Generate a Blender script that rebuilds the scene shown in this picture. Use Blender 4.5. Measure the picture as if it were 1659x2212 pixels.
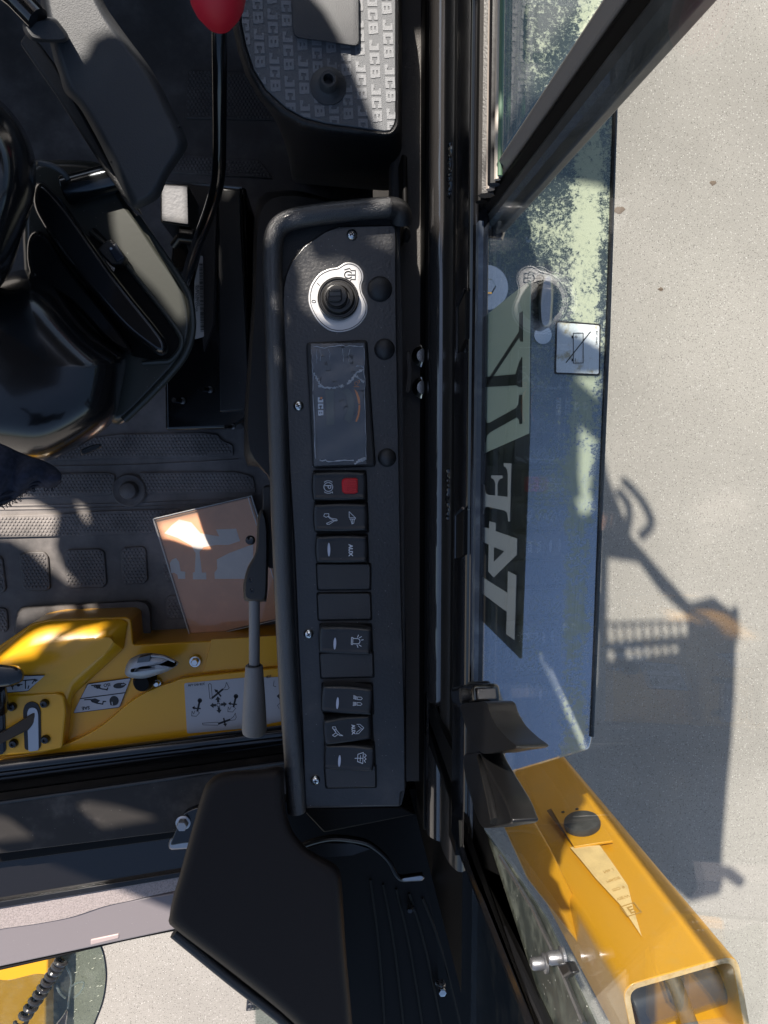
import bpy, bmesh, math, random
from mathutils import Vector, Matrix
from mathutils.geometry import tessellate_polygon
random.seed(7)
D = bpy.data
for o in list(D.objects): D.objects.remove(o, do_unlink=True)
SC = bpy.context.scene
COL = SC.collection

# ------------------------------------------------------------------ camera, sky, sun, exposure
F = 1534.0; CU, CV = 829.5, 1106.0; CAMZ = 0.60
nv = Vector((690-CU, -(940-CV), -F)).normalized()            # straight down, seen in camera axes
my = Vector((40.0, -14141.0, -1534.0)); my = (my - nv*my.dot(nv)).normalized()
Yw, Zw = -my, -nv
Xw = Yw.cross(Zw).normalized()
RWC = Matrix((Xw, Yw, Zw))
CAM = Vector((0, 0, CAMZ))
cd = D.cameras.new('camera'); cam = D.objects.new('camera', cd); COL.objects.link(cam)
cam.matrix_world = Matrix.Translation(CAM) @ RWC.to_4x4()
cd.sensor_fit = 'HORIZONTAL'; cd.sensor_width = 36.0; cd.lens = 36.0*F/1659.0
cd.clip_start = 0.01; cd.clip_end = 500
SC.camera = cam

LX, LY = 0.40, -0.85                                            # metres the light travels sideways per metre it falls
sun_dir = Vector((-LX, -LY, 1)).normalized()
world = D.worlds.new('World'); SC.world = world; world.use_nodes = True
nt = world.node_tree
for n in list(nt.nodes): nt.nodes.remove(n)
sky = nt.nodes.new('ShaderNodeTexSky'); sky.sky_type = 'NISHITA'; sky.sun_disc = False
sky.sun_elevation = math.asin(sun_dir.z); sky.sun_rotation = math.atan2(sun_dir.x, sun_dir.y)
sky.air_density = 1.0; sky.dust_density = 1.6; sky.ozone_density = 1.2
bg = nt.nodes.new('ShaderNodeBackground'); bg.inputs['Strength'].default_value = 0.09
wo = nt.nodes.new('ShaderNodeOutputWorld')
nt.links.new(sky.outputs[0], bg.inputs[0]); nt.links.new(bg.outputs[0], wo.inputs[0])
sl = D.lights.new('sun', 'SUN'); sl.energy = 5.0; sl.angle = math.radians(0.45); sl.color = (1.0, 0.93, 0.84)
so = D.objects.new('sun', sl); COL.objects.link(so)
so.rotation_euler = sun_dir.to_track_quat('Z', 'Y').to_euler(); so.location = (-2, 4, 5)
SC.view_settings.view_transform = 'Standard'; SC.view_settings.look = 'None'
SC.view_settings.gamma = 1.0; SC.view_settings.use_curve_mapping = False
SC.view_settings.exposure = 0.98
SC.render.engine = 'CYCLES'
SC.render.resolution_x, SC.render.resolution_y = 768, 1024
SC.cycles.max_bounces = 8; SC.cycles.transparent_max_bounces = 16
SC.cycles.caustics_reflective = False; SC.cycles.caustics_refractive = False

# ------------------------------------------------------------------ coordinate helpers (survey grid -> metres)
def ray(u, v): return RWC @ Vector(((u-CU)/F, -(v-CV)/F, -1.0))
def W(u, v, z):
    d = ray(u, v); return CAM + d*((z-CAMZ)/d.z)
def WP(u, v, p, n):
    d = ray(u, v); return CAM + d*((p-CAM).dot(n)/d.dot(n))
def mpp(z): return (CAMZ-z)/F                                   # metres in one grid unit at height z
A = {'c1':(0,0,1/3),'c2':(442.4,0,1/3),'c3':(940.1,0,.4333),'c4':(0,497.7,1/3),'c5':(497.7,497.7,.2667),
     'c6':(829.5,553,1/3),'a1':(0,995.4,1/3),'a2':(553,995.4,.2333),'a3':(553,1327.2,.2333),'a4':(884.8,1050.7,.4667),
     'a5':(0,1382.5,.3667),'a6':(0,1659,.4667),'a7':(553,1659,1/3),'a8':(940.1,1437.8,.4333),'d':(1017.5,884.8,.24985),'e':(0,1963,1/6)}
def G(sheet, *pts):
    x0, y0, s = A[sheet]
    return [(x0+p[0]*s, y0+p[1]*s) + tuple(p[2:]) for p in pts]

def rnd(pts, r, n=5):
    """polygon with filleted corners (2-D tuples)"""
    out = []; L = len(pts)
    for i in range(L):
        p0, p1, p2 = Vector(pts[i-1][:2]), Vector(pts[i][:2]), Vector(pts[(i+1) % L][:2])
        a, b = p0-p1, p2-p1
        rr = min(r, a.length*.45, b.length*.45)
        s, e = p1+a.normalized()*rr, p1+b.normalized()*rr
        for k in range(n+1):
            t = k/n; q = s*(1-t)**2 + p1*2*t*(1-t) + e*t*t
            out.append((q.x, q.y))
    return out
def spline(pts, n=6, closed=False):
    P = [Vector(p) for p in pts]; L = len(P); out = []
    segs = L if closed else L-1
    for i in range(segs):
        if closed: a, b, c, d = P[i-1], P[i], P[(i+1) % L], P[(i+2) % L]
        else: a, b, c, d = P[max(i-1,0)], P[i], P[i+1], P[min(i+2,L-1)]
        for k in range(n):
            t = k/n
            out.append(0.5*((2*b)+(c-a)*t+(2*a-5*b+4*c-d)*t*t+(-a+3*b-3*c+d)*t**3))
    if not closed: out.append(P[-1].copy())
    return [tuple(q) for q in out]
def circ(u, v, r, n=24, ry=None):
    ry = ry or r
    return [(u+r*math.cos(2*math.pi*k/n), v-ry*math.sin(2*math.pi*k/n)) for k in range(n)]

# ------------------------------------------------------------------ objects
ROOT = {}
def base_of(p):
    return ROOT.get(p.name, Vector((0,0,0))) if p else Vector((0,0,0))
def tag(o, label=None, cat=None, group=None, kind=None):
    if label: o['label'] = label
    if cat: o['category'] = cat
    if group: o['group'] = group
    if kind: o['kind'] = kind
    return o
def thing(name, label, cat, loc, group=None):
    o = D.objects.new(name, None); COL.objects.link(o); o.location = loc; o.empty_display_size = .02
    ROOT[o.name] = Vector(loc)
    return tag(o, label, cat, group)
def obj(name, bm, m, parent=None, bevel=0, segs=3, smooth=True, sub=0, sharp=0.6, origin=None):
    """link a bmesh given in world metres as one mesh object"""
    bmesh.ops.recalc_face_normals(bm, faces=bm.faces)
    b = base_of(parent)
    me = D.meshes.new(name)
    off = b if origin is None else Vector(origin)
    bmesh.ops.translate(bm, verts=bm.verts, vec=-off)
    bm.to_mesh(me); bm.free()
    if smooth:
        me.shade_smooth()
        if not sub: me.set_sharp_from_angle(angle=sharp)
    o = D.objects.new(name, me); COL.objects.link(o)
    if isinstance(m, (list, tuple)):
        for k in m: me.materials.append(k)
    else: me.materials.append(m)
    if parent:
        o.parent = parent
        o.location = off - b if origin is not None else (0,0,0)
    else: o.location = off
    ROOT[o.name] = off.copy()
    if bevel:
        md = o.modifiers.new('bevel', 'BEVEL'); md.width = bevel; md.segments = segs
        md.limit_method = 'ANGLE'; md.angle_limit = 0.7; md.use_clamp_overlap = True
    if sharp > 1:
        md = o.modifiers.new('weighted', 'WEIGHTED_NORMAL'); md.weight = 80; md.keep_sharp = True
    if sub:
        md = o.modifiers.new('sub', 'SUBSURF'); md.levels = sub; md.render_levels = sub
    return o
def single(name, bm, m, label, cat, loc, group=None, **k):
    o = obj(name, bm, m, None, origin=loc, **k); return tag(o, label, cat, group)

# ------------------------------------------------------------------ shape builders (all world metres)
def face_poly(bm, P):
    vs = [bm.verts.new(p) for p in P]
    if len(vs) <= 4:
        try: bm.faces.new(vs); return vs
        except ValueError: return vs
    bm.faces.new(vs); return vs
def add_prism(bm, pts, z, thick, tri=False):
    """pts: (u,v) or (u,v,z) grid points; top at height z, straight sides down"""
    top = [W(p[0], p[1], p[2] if len(p) > 2 else z) for p in pts]
    add_prism_w(bm, top, thick); return bm
def add_prism_w(bm, top, thick, vec=None):
    vec = vec or Vector((0,0,-thick))
    n = len(top)
    a = [bm.verts.new(p) for p in top]; b = [bm.verts.new(Vector(p)+vec) for p in top]
    bm.faces.new(a); bm.faces.new(b[::-1])
    for i in range(n): bm.faces.new((a[i], b[i], b[(i+1)%n], a[(i+1)%n]))
    return bm
def prism(pts, z, thick): return add_prism(bmesh.new(), pts, z, thick)
def prism_w(top, thick, vec=None): return add_prism_w(bmesh.new(), [Vector(p) for p in top], thick, vec)
def add_tube(bm, P, r, n=12, caps=True, squash=None):
    """P: world points; r: radius or list"""
    P = [Vector(p) for p in P]; L = len(P)
    R = r if isinstance(r, (list, tuple)) else [r]*L
    T = []
    for i in range(L):
        t = (P[min(i+1,L-1)]-P[max(i-1,0)]); T.append(t.normalized() if t.length > 1e-9 else Vector((0,0,1)))
    up = Vector((0,0,1)) if abs(T[0].z) < .9 else Vector((1,0,0))
    N = (up - T[0]*up.dot(T[0])).normalized()
    rings = []
    for i in range(L):
        N = (N - T[i]*N.dot(T[i])).normalized(); B = T[i].cross(N)
        sq = squash or (1,1)
        rings.append([bm.verts.new(P[i] + (N*math.cos(2*math.pi*k/n)*sq[0] + B*math.sin(2*math.pi*k/n)*sq[1])*R[i]) for k in range(n)])
    for i in range(L-1):
        for k in range(n):
            bm.faces.new((rings[i][k], rings[i][(k+1)%n], rings[i+1][(k+1)%n], rings[i+1][k]))
    if caps:
        bm.faces.new(rings[0][::-1]); bm.faces.new(rings[-1])
    return bm
def tube(P, r, **k): return add_tube(bmesh.new(), P, r, **k)
def gtube(pts, r, smooth=6, **k):
    if smooth: pts = spline(pts, smooth)
    return tube([W(*p) for p in pts], r, **k)
def add_lathe(bm, c, prof, n=24, axis=None):
    """prof: [(radius, height)], axis up by default"""
    c = Vector(c); q = (axis or Vector((0,0,1))).to_track_quat('Z','Y')
    rings = []
    for r, h in prof:
        if r < 1e-7: rings.append([bm.verts.new(c + q @ Vector((0,0,h)))])
        else: rings.append([bm.verts.new(c + q @ Vector((r*math.cos(2*math.pi*k/n), r*math.sin(2*math.pi*k/n), h))) for k in range(n)])
    for a, b in zip(rings, rings[1:]):
        for k in range(n):
            k2 = (k+1) % n
            if len(a) == 1 and len(b) == 1: continue
            if len(a) == 1: bm.faces.new((a[0], b[k], b[k2]))
            elif len(b) == 1: bm.faces.new((a[k], a[k2], b[0]))
            else: bm.faces.new((a[k], a[k2], b[k2], b[k]))
    return bm
def lathe(c, prof, **k): return add_lathe(bmesh.new(), c, prof, **k)
def resample(P, n):
    P = [Vector(p) for p in P]; P2 = P+[P[0]]
    d = [0]
    for a, b in zip(P2, P2[1:]): d.append(d[-1]+(b-a).length)
    out = []; j = 0
    for k in range(n):
        s = d[-1]*k/n
        while d[j+1] < s: j += 1
        t = (s-d[j])/max(1e-9, d[j+1]-d[j]); out.append(P2[j].lerp(P2[j+1], t))
    return out
def loft(sections, n=48, caps=True):
    """sections: list of closed world-point loops, first points matching"""
    bm = bmesh.new(); rings = [[bm.verts.new(p) for p in resample(s, n)] for s in sections]
    for a, b in zip(rings, rings[1:]):
        for k in range(n): bm.faces.new((a[k], a[(k+1)%n], b[(k+1)%n], b[k]))
    if caps: bm.faces.new(rings[0][::-1]); bm.faces.new(rings[-1])
    return bm
def inset_px(pts, d):
    c = Vector((sum(p[0] for p in pts)/len(pts), sum(p[1] for p in pts)/len(pts)))
    L = len(pts); out = []
    area = sum(pts[i][0]*pts[(i+1)%L][1]-pts[(i+1)%L][0]*pts[i][1] for i in range(L))
    sg = 1 if area > 0 else -1
    for i in range(L):
        a, b, e = Vector(pts[i-1][:2]), Vector(pts[i][:2]), Vector(pts[(i+1)%L][:2])
        t = (e-a); t = t.normalized() if t.length else Vector((1,0))
        nrm = Vector((-t.y, t.x))*sg
        out.append((b.x+nrm.x*d, b.y+nrm.y*d))
    return out
def ring_at(o, ins):
    """outline moved inwards in small smoothed steps, so that tight corners round off instead of folding over"""
    q = o; k = max(1, int(math.ceil(abs(ins)/2.0))); n = len(o)
    for _ in range(k):
        q = inset_px(q, ins/k)
        q = [((q[i-1][0]+2*q[i][0]+q[(i+1)%n][0])/4, (q[i-1][1]+2*q[i][1]+q[(i+1)%n][1])/4) for i in range(n)]
    return q
def pillow(outline, z, layers, n=64):
    """rounded solid: outline (grid) at heights; layers = [(inset in grid units, dz)] from bottom to top"""
    o = resample([(p[0], p[1], 0) for p in outline], n); o = [(p.x, p.y) for p in o]
    secs = []
    for ins, dz in layers:
        q = ring_at(o, ins) if ins else o
        secs.append([W(p[0], p[1], z+dz) for p in q])
    # close the top with further rings towards the middle so that it shades evenly
    dome = layers[-1][0] >= 40
    if dome:
        c = sum(secs[-1], Vector((0,0,0)))/n; slope = (layers[-1][1]-layers[-2][1])/max(1e-6, layers[-1][0]-layers[-2][0])
        rim = [Vector(p) for p in secs[-1]]
        for f in (.15, .3, .45, .6, .75, .9):
            secs.append([p.lerp(c, f)+Vector((0,0,(1-(1-f)**2)*slope*18)) for p in rim])
    bm = bmesh.new(); rings = [[bm.verts.new(p) for p in s] for s in secs]
    for a, b in zip(rings, rings[1:]):
        for k in range(n): bm.faces.new((a[k], a[(k+1)%n], b[(k+1)%n], b[k]))
    bm.faces.new(rings[0][::-1])
    bm.faces.new(rings[-1])
    return bm
def add_ribbon(bm, M, pts, w, h=0.0003, closed=False):
    """stroke in local 2-D metres placed by matrix M"""
    P = [Vector(p) for p in pts]
    if closed: P.append(P[0])
    for a, b in zip(P, P[1:]):
        t = b-a
        if t.length < 1e-9: continue
        t.normalize(); s = Vector((-t.y, t.x))*w/2; e = t*w*.4
        q = [a-e-s, b+e-s, b+e+s, a-e+s]
        lo = [bm.verts.new(M @ Vector((p.x, p.y, 0))) for p in q]; hi = [bm.verts.new(M @ Vector((p.x, p.y, h))) for p in q]
        bm.faces.new(hi); bm.faces.new(lo[::-1])
        for i in range(4): bm.faces.new((lo[i], lo[(i+1)%4], hi[(i+1)%4], hi[i]))
def add_flat(bm, M, pts, h=0.0003):
    lo = [bm.verts.new(M @ Vector((p[0], p[1], 0))) for p in pts]; hi = [bm.verts.new(M @ Vector((p[0], p[1], h))) for p in pts]
    n = len(pts); bm.faces.new(hi); bm.faces.new(lo[::-1])
    for i in range(n): bm.faces.new((lo[i], lo[(i+1)%n], hi[(i+1)%n], hi[i]))
def add_text(bm, M, s, size, bold=0.0, align='CENTER', shear=0, h=0.0003):
    cu = D.curves.new('lettering', 'FONT'); cu.body = s; cu.size = size; cu.align_x = align; cu.align_y = 'CENTER'
    cu.offset = bold*size; cu.shear = shear; cu.resolution_u = 3; cu.extrude = h/2
    t = D.objects.new('lettering', cu); COL.objects.link(t)
    bpy.context.view_layer.update()
    me = t.evaluated_get(bpy.context.evaluated_depsgraph_get()).to_mesh()
    vs = [bm.verts.new(M @ (v.co+Vector((0,0,h/2)))) for v in me.vertices]
    for p in me.polygons:
        try: bm.faces.new([vs[i] for i in p.vertices])
        except ValueError: pass
    t.to_mesh_clear(); D.objects.remove(t, do_unlink=True); D.curves.remove(cu)
BLOCK = {  # heavy square capitals, unit height, drawn as boxes (x0,y0,x1,y1)
 'J': ([(.42,0,.72,1),(0,0,.72,.24),(0,0,.26,.34),(.26,.8,.72,1)], .80),
 'C': ([(0,0,.26,1),(0,0,.74,.24),(0,.76,.74,1),(.48,.62,.74,1),(.48,0,.74,.38)], .82),
 'B': ([(0,0,.26,1),(0,0,.76,.22),(0,.78,.72,1),(0,.4,.74,.6),(.5,.1,.78,.5),(.48,.5,.74,.9)], .82),
 'T': ([(.32,0,.62,1),(0,.76,.94,1),(0,.62,.12,1),(.82,.62,.94,1)], 1.0),
 'F': ([(.1,0,.38,1),(0,0,.5,.1),(.1,.8,.78,1),(.7,.66,.78,1),(.1,.44,.6,.6),(.56,.36,.64,.68),(0,.9,.4,1)], .86)}
def add_block(bm, M, s, size, gap=.08, wide=1.0):
    x = 0
    for ch in s:
        rects, adv = BLOCK[ch]
        for k, (a, b, c, d) in enumerate(rects):
            add_flat(bm, M @ Matrix.Translation((0,0,k*1e-6)), [((x+a*wide)*size, b*size), ((x+c*wide)*size, b*size), ((x+c*wide)*size, d*size), ((x+a*wide)*size, d*size)])
        x += adv*wide+gap
    return x*size
def frame(p, xdir, ydir):
    x = Vector(xdir).normalized(); y = Vector(ydir); y = (y-x*y.dot(x)).normalized(); z = x.cross(y)
    return Matrix.Translation(p) @ Matrix((x, y, z)).transposed().to_4x4()
def gframe(u, v, z, du=(1,0), up=None):
    """frame at grid point: local x along grid direction du, z up"""
    p = W(u, v, z); q = W(u+du[0]*20, v+du[1]*20, z); x = (q-p).normalized(); y = Vector((0,0,1)).cross(x)
    return frame(p, x, y)

# ------------------------------------------------------------------ materials
def mat(name, base, rough=.5, metal=0, spec=.5, coat=0, bump=None, dust=None, speck=None, vary=None, trans=0, alpha=1, ior=1.5, emis=None, aniso=None):
    """bump=(scale,strength,detail) dust=(scale,lo,hi,colour,amount) speck=(scale,size,colour) vary=(scale,amount)"""
    m = D.materials.new(name); m.use_nodes = True; t = m.node_tree; b = t.nodes['Principled BSDF']
    b.inputs['Base Color'].default_value = (*base, 1); b.inputs['Roughness'].default_value = rough
    b.inputs['Metallic'].default_value = metal; b.inputs['Specular IOR Level'].default_value = spec
    b.inputs['Coat Weight'].default_value = coat; b.inputs['Coat Roughness'].default_value = .08
    b.inputs['Transmission Weight'].default_value = trans; b.inputs['IOR'].default_value = ior
    tc = t.nodes.new('ShaderNodeTexCoord')
    def N(kind, **kw):
        n = t.nodes.new(kind)
        for k, v in kw.items():
            n.inputs[k].default_value = v
        return n
    def L(a, b_): t.links.new(a, b_)
    geo = t.nodes.new('ShaderNodeNewGeometry'); pos = geo.outputs['Position']
    col = None; rgh = None
    def mix(fac, a, c):
        n = t.nodes.new('ShaderNodeMix'); n.data_type = 'RGBA'
        L(fac, n.inputs[0])
        if a is None: n.inputs[6].default_value = (*base, 1)
        else: L(a, n.inputs[6])
        n.inputs[7].default_value = (*c, 1)
        return n.outputs[2]
    def ramp(src, lo, hi, top=1.0):
        n = t.nodes.new('ShaderNodeMapRange'); n.clamp = True; n.interpolation_type = 'SMOOTHSTEP'
        L(src, n.inputs[0]); n.inputs[1].default_value = lo; n.inputs[2].default_value = hi; n.inputs[3].default_value = 0; n.inputs[4].default_value = top
        return n.outputs[0]
    if vary:
        nz = N('ShaderNodeTexNoise', Scale=vary[0], Detail=4.0); L(pos, nz.inputs['Vector'])
        col = mix(ramp(nz.outputs[0], .35, .65, 1.0), col, tuple(min(1, c*vary[1]) for c in base))
    if dust:
        nz = N('ShaderNodeTexNoise', Scale=dust[0], Detail=6.0, Roughness=.65); L(pos, nz.inputs['Vector'])
        f = ramp(nz.outputs[0], dust[1], dust[2], dust[4])
        col = mix(f, col, dust[3])
        r = t.nodes.new('ShaderNodeMapRange'); L(f, r.inputs[0]); r.inputs[1].default_value = 0; r.inputs[2].default_value = 1
        r.inputs[3].default_value = rough; r.inputs[4].default_value = .85; L(r.outputs[0], b.inputs['Roughness'])
    for s in (speck or []):
        vo = N('ShaderNodeTexVoronoi', Scale=s[0], Randomness=1.0); L(pos, vo.inputs['Vector'])
        inv = t.nodes.new('ShaderNodeMapRange'); inv.clamp = True; L(vo.outputs['Distance'], inv.inputs[0])
        inv.inputs[1].default_value = s[1]*.6; inv.inputs[2].default_value = s[1]; inv.inputs[3].default_value = 1; inv.inputs[4].default_value = 0
        sep = t.nodes.new('ShaderNodeSeparateColor'); L(vo.outputs['Color'], sep.inputs[0])
        pick = t.nodes.new('ShaderNodeMath'); pick.operation = 'LESS_THAN'; L(sep.outputs[0], pick.inputs[0]); pick.inputs[1].default_value = s[3] if len(s) > 3 else .5
        mu = t.nodes.new('ShaderNodeMath'); mu.operation = 'MULTIPLY'; L(inv.outputs[0], mu.inputs[0]); L(pick.outputs[0], mu.inputs[1])
        col = mix(mu.outputs[0], col, s[2])
    if col is not None: L(col, b.inputs['Base Color'])
    if bump:
        nz = N('ShaderNodeTexNoise', Scale=bump[0], Detail=bump[2] if len(bump) > 2 else 2.0); L(pos, nz.inputs['Vector'])
        bp = t.nodes.new('ShaderNodeBump'); bp.inputs['Strength'].default_value = bump[1]; bp.inputs['Distance'].default_value = .001
        L(nz.outputs[0], bp.inputs['Height']); L(bp.outputs[0], b.inputs['Normal'])
    if alpha < 1: b.inputs['Alpha'].default_value = alpha
    return m
def pane_mat(name, tint, refl=.0, haze=None, extra=1.0):
    m = D.materials.new(name); m.use_nodes = True; t = m.node_tree
    for n in list(t.nodes):
        if n.type != 'OUTPUT_MATERIAL': t.nodes.remove(n)
    out = [n for n in t.nodes if n.type == 'OUTPUT_MATERIAL'][0]
    tr = t.nodes.new('ShaderNodeBsdfTransparent'); tr.inputs[0].default_value = (*tint, 1)
    gl = t.nodes.new('ShaderNodeBsdfGlossy'); gl.inputs['Roughness'].default_value = .01; gl.inputs[0].default_value = (1,1,1,1)
    ge = t.nodes.new('ShaderNodeNewGeometry')                    # Schlick reflectance, the same from both sides of the thin sheet
    dt = t.nodes.new('ShaderNodeVectorMath'); dt.operation = 'DOT_PRODUCT'; t.links.new(ge.outputs['Normal'], dt.inputs[0]); t.links.new(ge.outputs['Incoming'], dt.inputs[1])
    def ma(op, a, b=None, clamp=False):
        n = t.nodes.new('ShaderNodeMath'); n.operation = op; n.use_clamp = clamp
        for i, x in enumerate((a, b)):
            if x is None: continue
            if isinstance(x, (int, float)): n.inputs[i].default_value = x
            else: t.links.new(x, n.inputs[i])
        return n.outputs[0]
    c = ma('ABSOLUTE', dt.outputs['Value']); p5 = ma('POWER', ma('SUBTRACT', 1.0, c, True), 5.0)
    mu_out = ma('MULTIPLY', ma('ADD', ma('MULTIPLY', p5, .96), .04), extra, True)
    mx = t.nodes.new('ShaderNodeMixShader'); t.links.new(mu_out, mx.inputs[0]); t.links.new(tr.outputs[0], mx.inputs[1]); t.links.new(gl.outputs[0], mx.inputs[2])
    last = mx
    if haze:
        df = t.nodes.new('ShaderNodeBsdfDiffuse'); df.inputs[0].default_value = (.55,.56,.5,1)
        geo = t.nodes.new('ShaderNodeNewGeometry')
        nz = t.nodes.new('ShaderNodeTexNoise'); nz.inputs['Scale'].default_value = haze[0]; nz.inputs['Detail'].default_value = 8; nz.inputs['Roughness'].default_value = .7
        t.links.new(geo.outputs['Position'], nz.inputs['Vector'])
        mr = t.nodes.new('ShaderNodeMapRange'); mr.inputs[1].default_value = haze[1]; mr.inputs[2].default_value = haze[2]; mr.inputs[3].default_value = 0; mr.inputs[4].default_value = haze[3]
        t.links.new(nz.outputs[0], mr.inputs[0])
        m2 = t.nodes.new('ShaderNodeMixShader'); t.links.new(mr.outputs[0], m2.inputs[0]); t.links.new(mx.outputs[0], m2.inputs[1]); t.links.new(df.outputs[0], m2.inputs[2]); last = m2
    t.links.new(last.outputs[0], out.inputs[0])
    return m
DUSTC = (.42,.40,.36)
M = {}
M['panel'] = mat('satin_black_panel', (.020,.020,.021), .30, spec=.7, bump=(420,.25), speck=[(330,.10,(.5,.48,.45),.2)], dust=(14,.45,.85,(.13,.12,.115),.45))
M['plastic'] = mat('grained_black_plastic', (.018,.018,.019), .36, bump=(1500,.55), speck=[(300,.08,(.45,.43,.4),.12)])
M['plastic_soft'] = mat('matt_black_moulding', (.020,.019,.019), .48, bump=(900,.25), dust=(9,.5,.8,(.06,.055,.05),.5))
M['cover'] = mat('dark_moulded_cover', (.016,.012,.0105), .55, spec=.15, bump=(700,.18))
M['gloss'] = mat('gloss_black_paint', (.006,.006,.007), .16, coat=.4, bump=(90,.04), speck=[(260,.07,(.4,.38,.35),.1)])
M['satin'] = mat('satin_black_paint', (.009,.009,.010), .3, bump=(160,.06), speck=[(240,.07,(.4,.38,.35),.12)])
M['wall'] = mat('textured_wall_paint', (.055,.05,.046), .5, bump=(900,.35), speck=[(300,.08,(.4,.38,.35),.15)])
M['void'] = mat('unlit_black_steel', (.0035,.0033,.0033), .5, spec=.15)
M['rubber'] = mat('floor_rubber', (.078,.071,.067), .5, bump=(1200,.2), dust=(7,.36,.75,(.36,.32,.30),.7), speck=[(170,.06,(.45,.4,.3),.10)])
M['nub'] = mat('floor_rubber_nubs', (.12,.11,.105), .42, dust=(7,.36,.75,(.44,.40,.375),.7))
M['switch'] = mat('switch_black', (.020,.020,.022), .38, speck=[(420,.08,(.4,.4,.4),.06)])
M['blank'] = mat('blank_plate_black', (.036,.037,.040), .5, bump=(1400,.2), speck=[(360,.08,(.4,.4,.4),.10)])
M['print'] = mat('white_print', (.78,.80,.84), .5)
M['red'] = mat('red_plastic', (.62,.010,.018), .42, bump=(600,.05))
M['redknob'] = mat('red_rubber_knob', (.60,.012,.03), .55)
M['silverplate'] = mat('brushed_silver_plate', (.62,.61,.60), .38, metal=.6, bump=(600,.06))
M['chrome'] = mat('zinc_plate', (.72,.72,.70), .16, metal=1, bump=(300,.08))
M['steel'] = mat('dull_steel', (.42,.42,.43), .38, metal=1, bump=(500,.2))
M['grip'] = mat('grey_grip', (.20,.195,.195), .52, bump=(1600,.4), speck=[(900,.2,(.34,.33,.33),.4)])
M['yellow'] = mat('yellow_paint', (.72,.355,.012), .28, coat=.25, bump=(120,.05), speck=[(120,.05,(.2,.12,.03),.05)])
M['castgrey'] = mat('cast_silver_handle', (.36,.37,.39), .45, metal=.45, bump=(500,.45))
M['decal'] = mat('silver_decal', (.42,.42,.44), .3, bump=(80,.1))
M['ink'] = mat('black_ink', (.010,.010,.011), .5)
M['white'] = mat('white_label', (.72,.74,.76), .35)
M['whitedirty'] = mat('stained_white_label', (.70,.73,.76), .3, dust=(45,.52,.66,(.38,.30,.14),.75))
M['paper'] = mat('pale_paper_label', (.62,.56,.52), .5)
M['orange'] = mat('orange_print', (.80,.24,.03), .5)
M['lcd'] = mat('lcd_grey_green', (.060,.068,.050), .25)
M['screen'] = mat('dark_screen', (.028,.028,.031), .2)
M['arm'] = mat('armrest_skin', (.036,.038,.042), .55, bump=(1100,.35), dust=(18,.45,.8,(.09,.088,.08),.4))
M['pod'] = mat('smoky_grey_plastic', (.040,.042,.036), .30, bump=(300,.03), speck=[(330,.09,(.4,.4,.36),.2)])
M['boot'] = mat('glossy_black_boot', (.008,.008,.009), .2, coat=.3, bump=(60,.04))
M['cloth'] = mat('navy_cloth', (.018,.020,.032), .85, spec=.2, bump=(1800,.6), vary=(300,1.5))
M['thread'] = mat('navy_thread', (.010,.011,.020), .9)
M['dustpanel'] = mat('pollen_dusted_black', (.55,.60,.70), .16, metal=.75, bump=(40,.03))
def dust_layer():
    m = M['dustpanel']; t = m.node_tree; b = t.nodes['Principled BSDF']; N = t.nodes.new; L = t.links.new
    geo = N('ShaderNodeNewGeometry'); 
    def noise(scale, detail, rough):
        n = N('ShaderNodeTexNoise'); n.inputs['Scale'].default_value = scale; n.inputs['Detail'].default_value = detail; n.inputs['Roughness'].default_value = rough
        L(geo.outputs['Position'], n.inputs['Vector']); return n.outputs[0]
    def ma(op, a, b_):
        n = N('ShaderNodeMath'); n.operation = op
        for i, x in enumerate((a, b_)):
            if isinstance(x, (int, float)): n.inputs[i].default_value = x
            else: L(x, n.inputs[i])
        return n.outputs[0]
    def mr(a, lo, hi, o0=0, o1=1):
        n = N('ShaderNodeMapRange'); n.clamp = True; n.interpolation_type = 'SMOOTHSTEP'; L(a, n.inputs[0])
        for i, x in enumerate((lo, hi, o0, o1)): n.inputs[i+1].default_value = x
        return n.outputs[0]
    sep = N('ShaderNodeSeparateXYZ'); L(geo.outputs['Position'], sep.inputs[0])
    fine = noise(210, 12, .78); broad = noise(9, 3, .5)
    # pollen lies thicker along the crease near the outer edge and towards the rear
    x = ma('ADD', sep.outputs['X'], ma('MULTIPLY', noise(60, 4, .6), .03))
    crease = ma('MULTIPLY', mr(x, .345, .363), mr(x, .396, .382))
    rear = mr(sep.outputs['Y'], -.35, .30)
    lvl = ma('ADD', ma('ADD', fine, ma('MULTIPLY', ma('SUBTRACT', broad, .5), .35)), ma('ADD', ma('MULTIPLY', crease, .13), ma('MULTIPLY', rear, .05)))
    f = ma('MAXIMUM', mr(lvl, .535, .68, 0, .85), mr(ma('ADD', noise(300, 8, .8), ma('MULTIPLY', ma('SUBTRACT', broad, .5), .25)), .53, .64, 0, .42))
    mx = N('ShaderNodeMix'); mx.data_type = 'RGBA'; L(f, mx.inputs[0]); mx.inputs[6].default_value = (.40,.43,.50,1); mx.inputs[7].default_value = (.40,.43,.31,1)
    under = N('ShaderNodeMix'); under.data_type = 'RGBA'; L(rear, under.inputs[0]); under.inputs[6].default_value = (.55,.60,.70,1); under.inputs[7].default_value = (.10,.13,.13,1)  # base darkens towards the rear: a dark reflection put into the colour
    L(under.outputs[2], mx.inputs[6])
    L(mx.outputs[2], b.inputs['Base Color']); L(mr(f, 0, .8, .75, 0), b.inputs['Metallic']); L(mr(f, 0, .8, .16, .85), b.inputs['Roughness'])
dust_layer()
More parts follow.
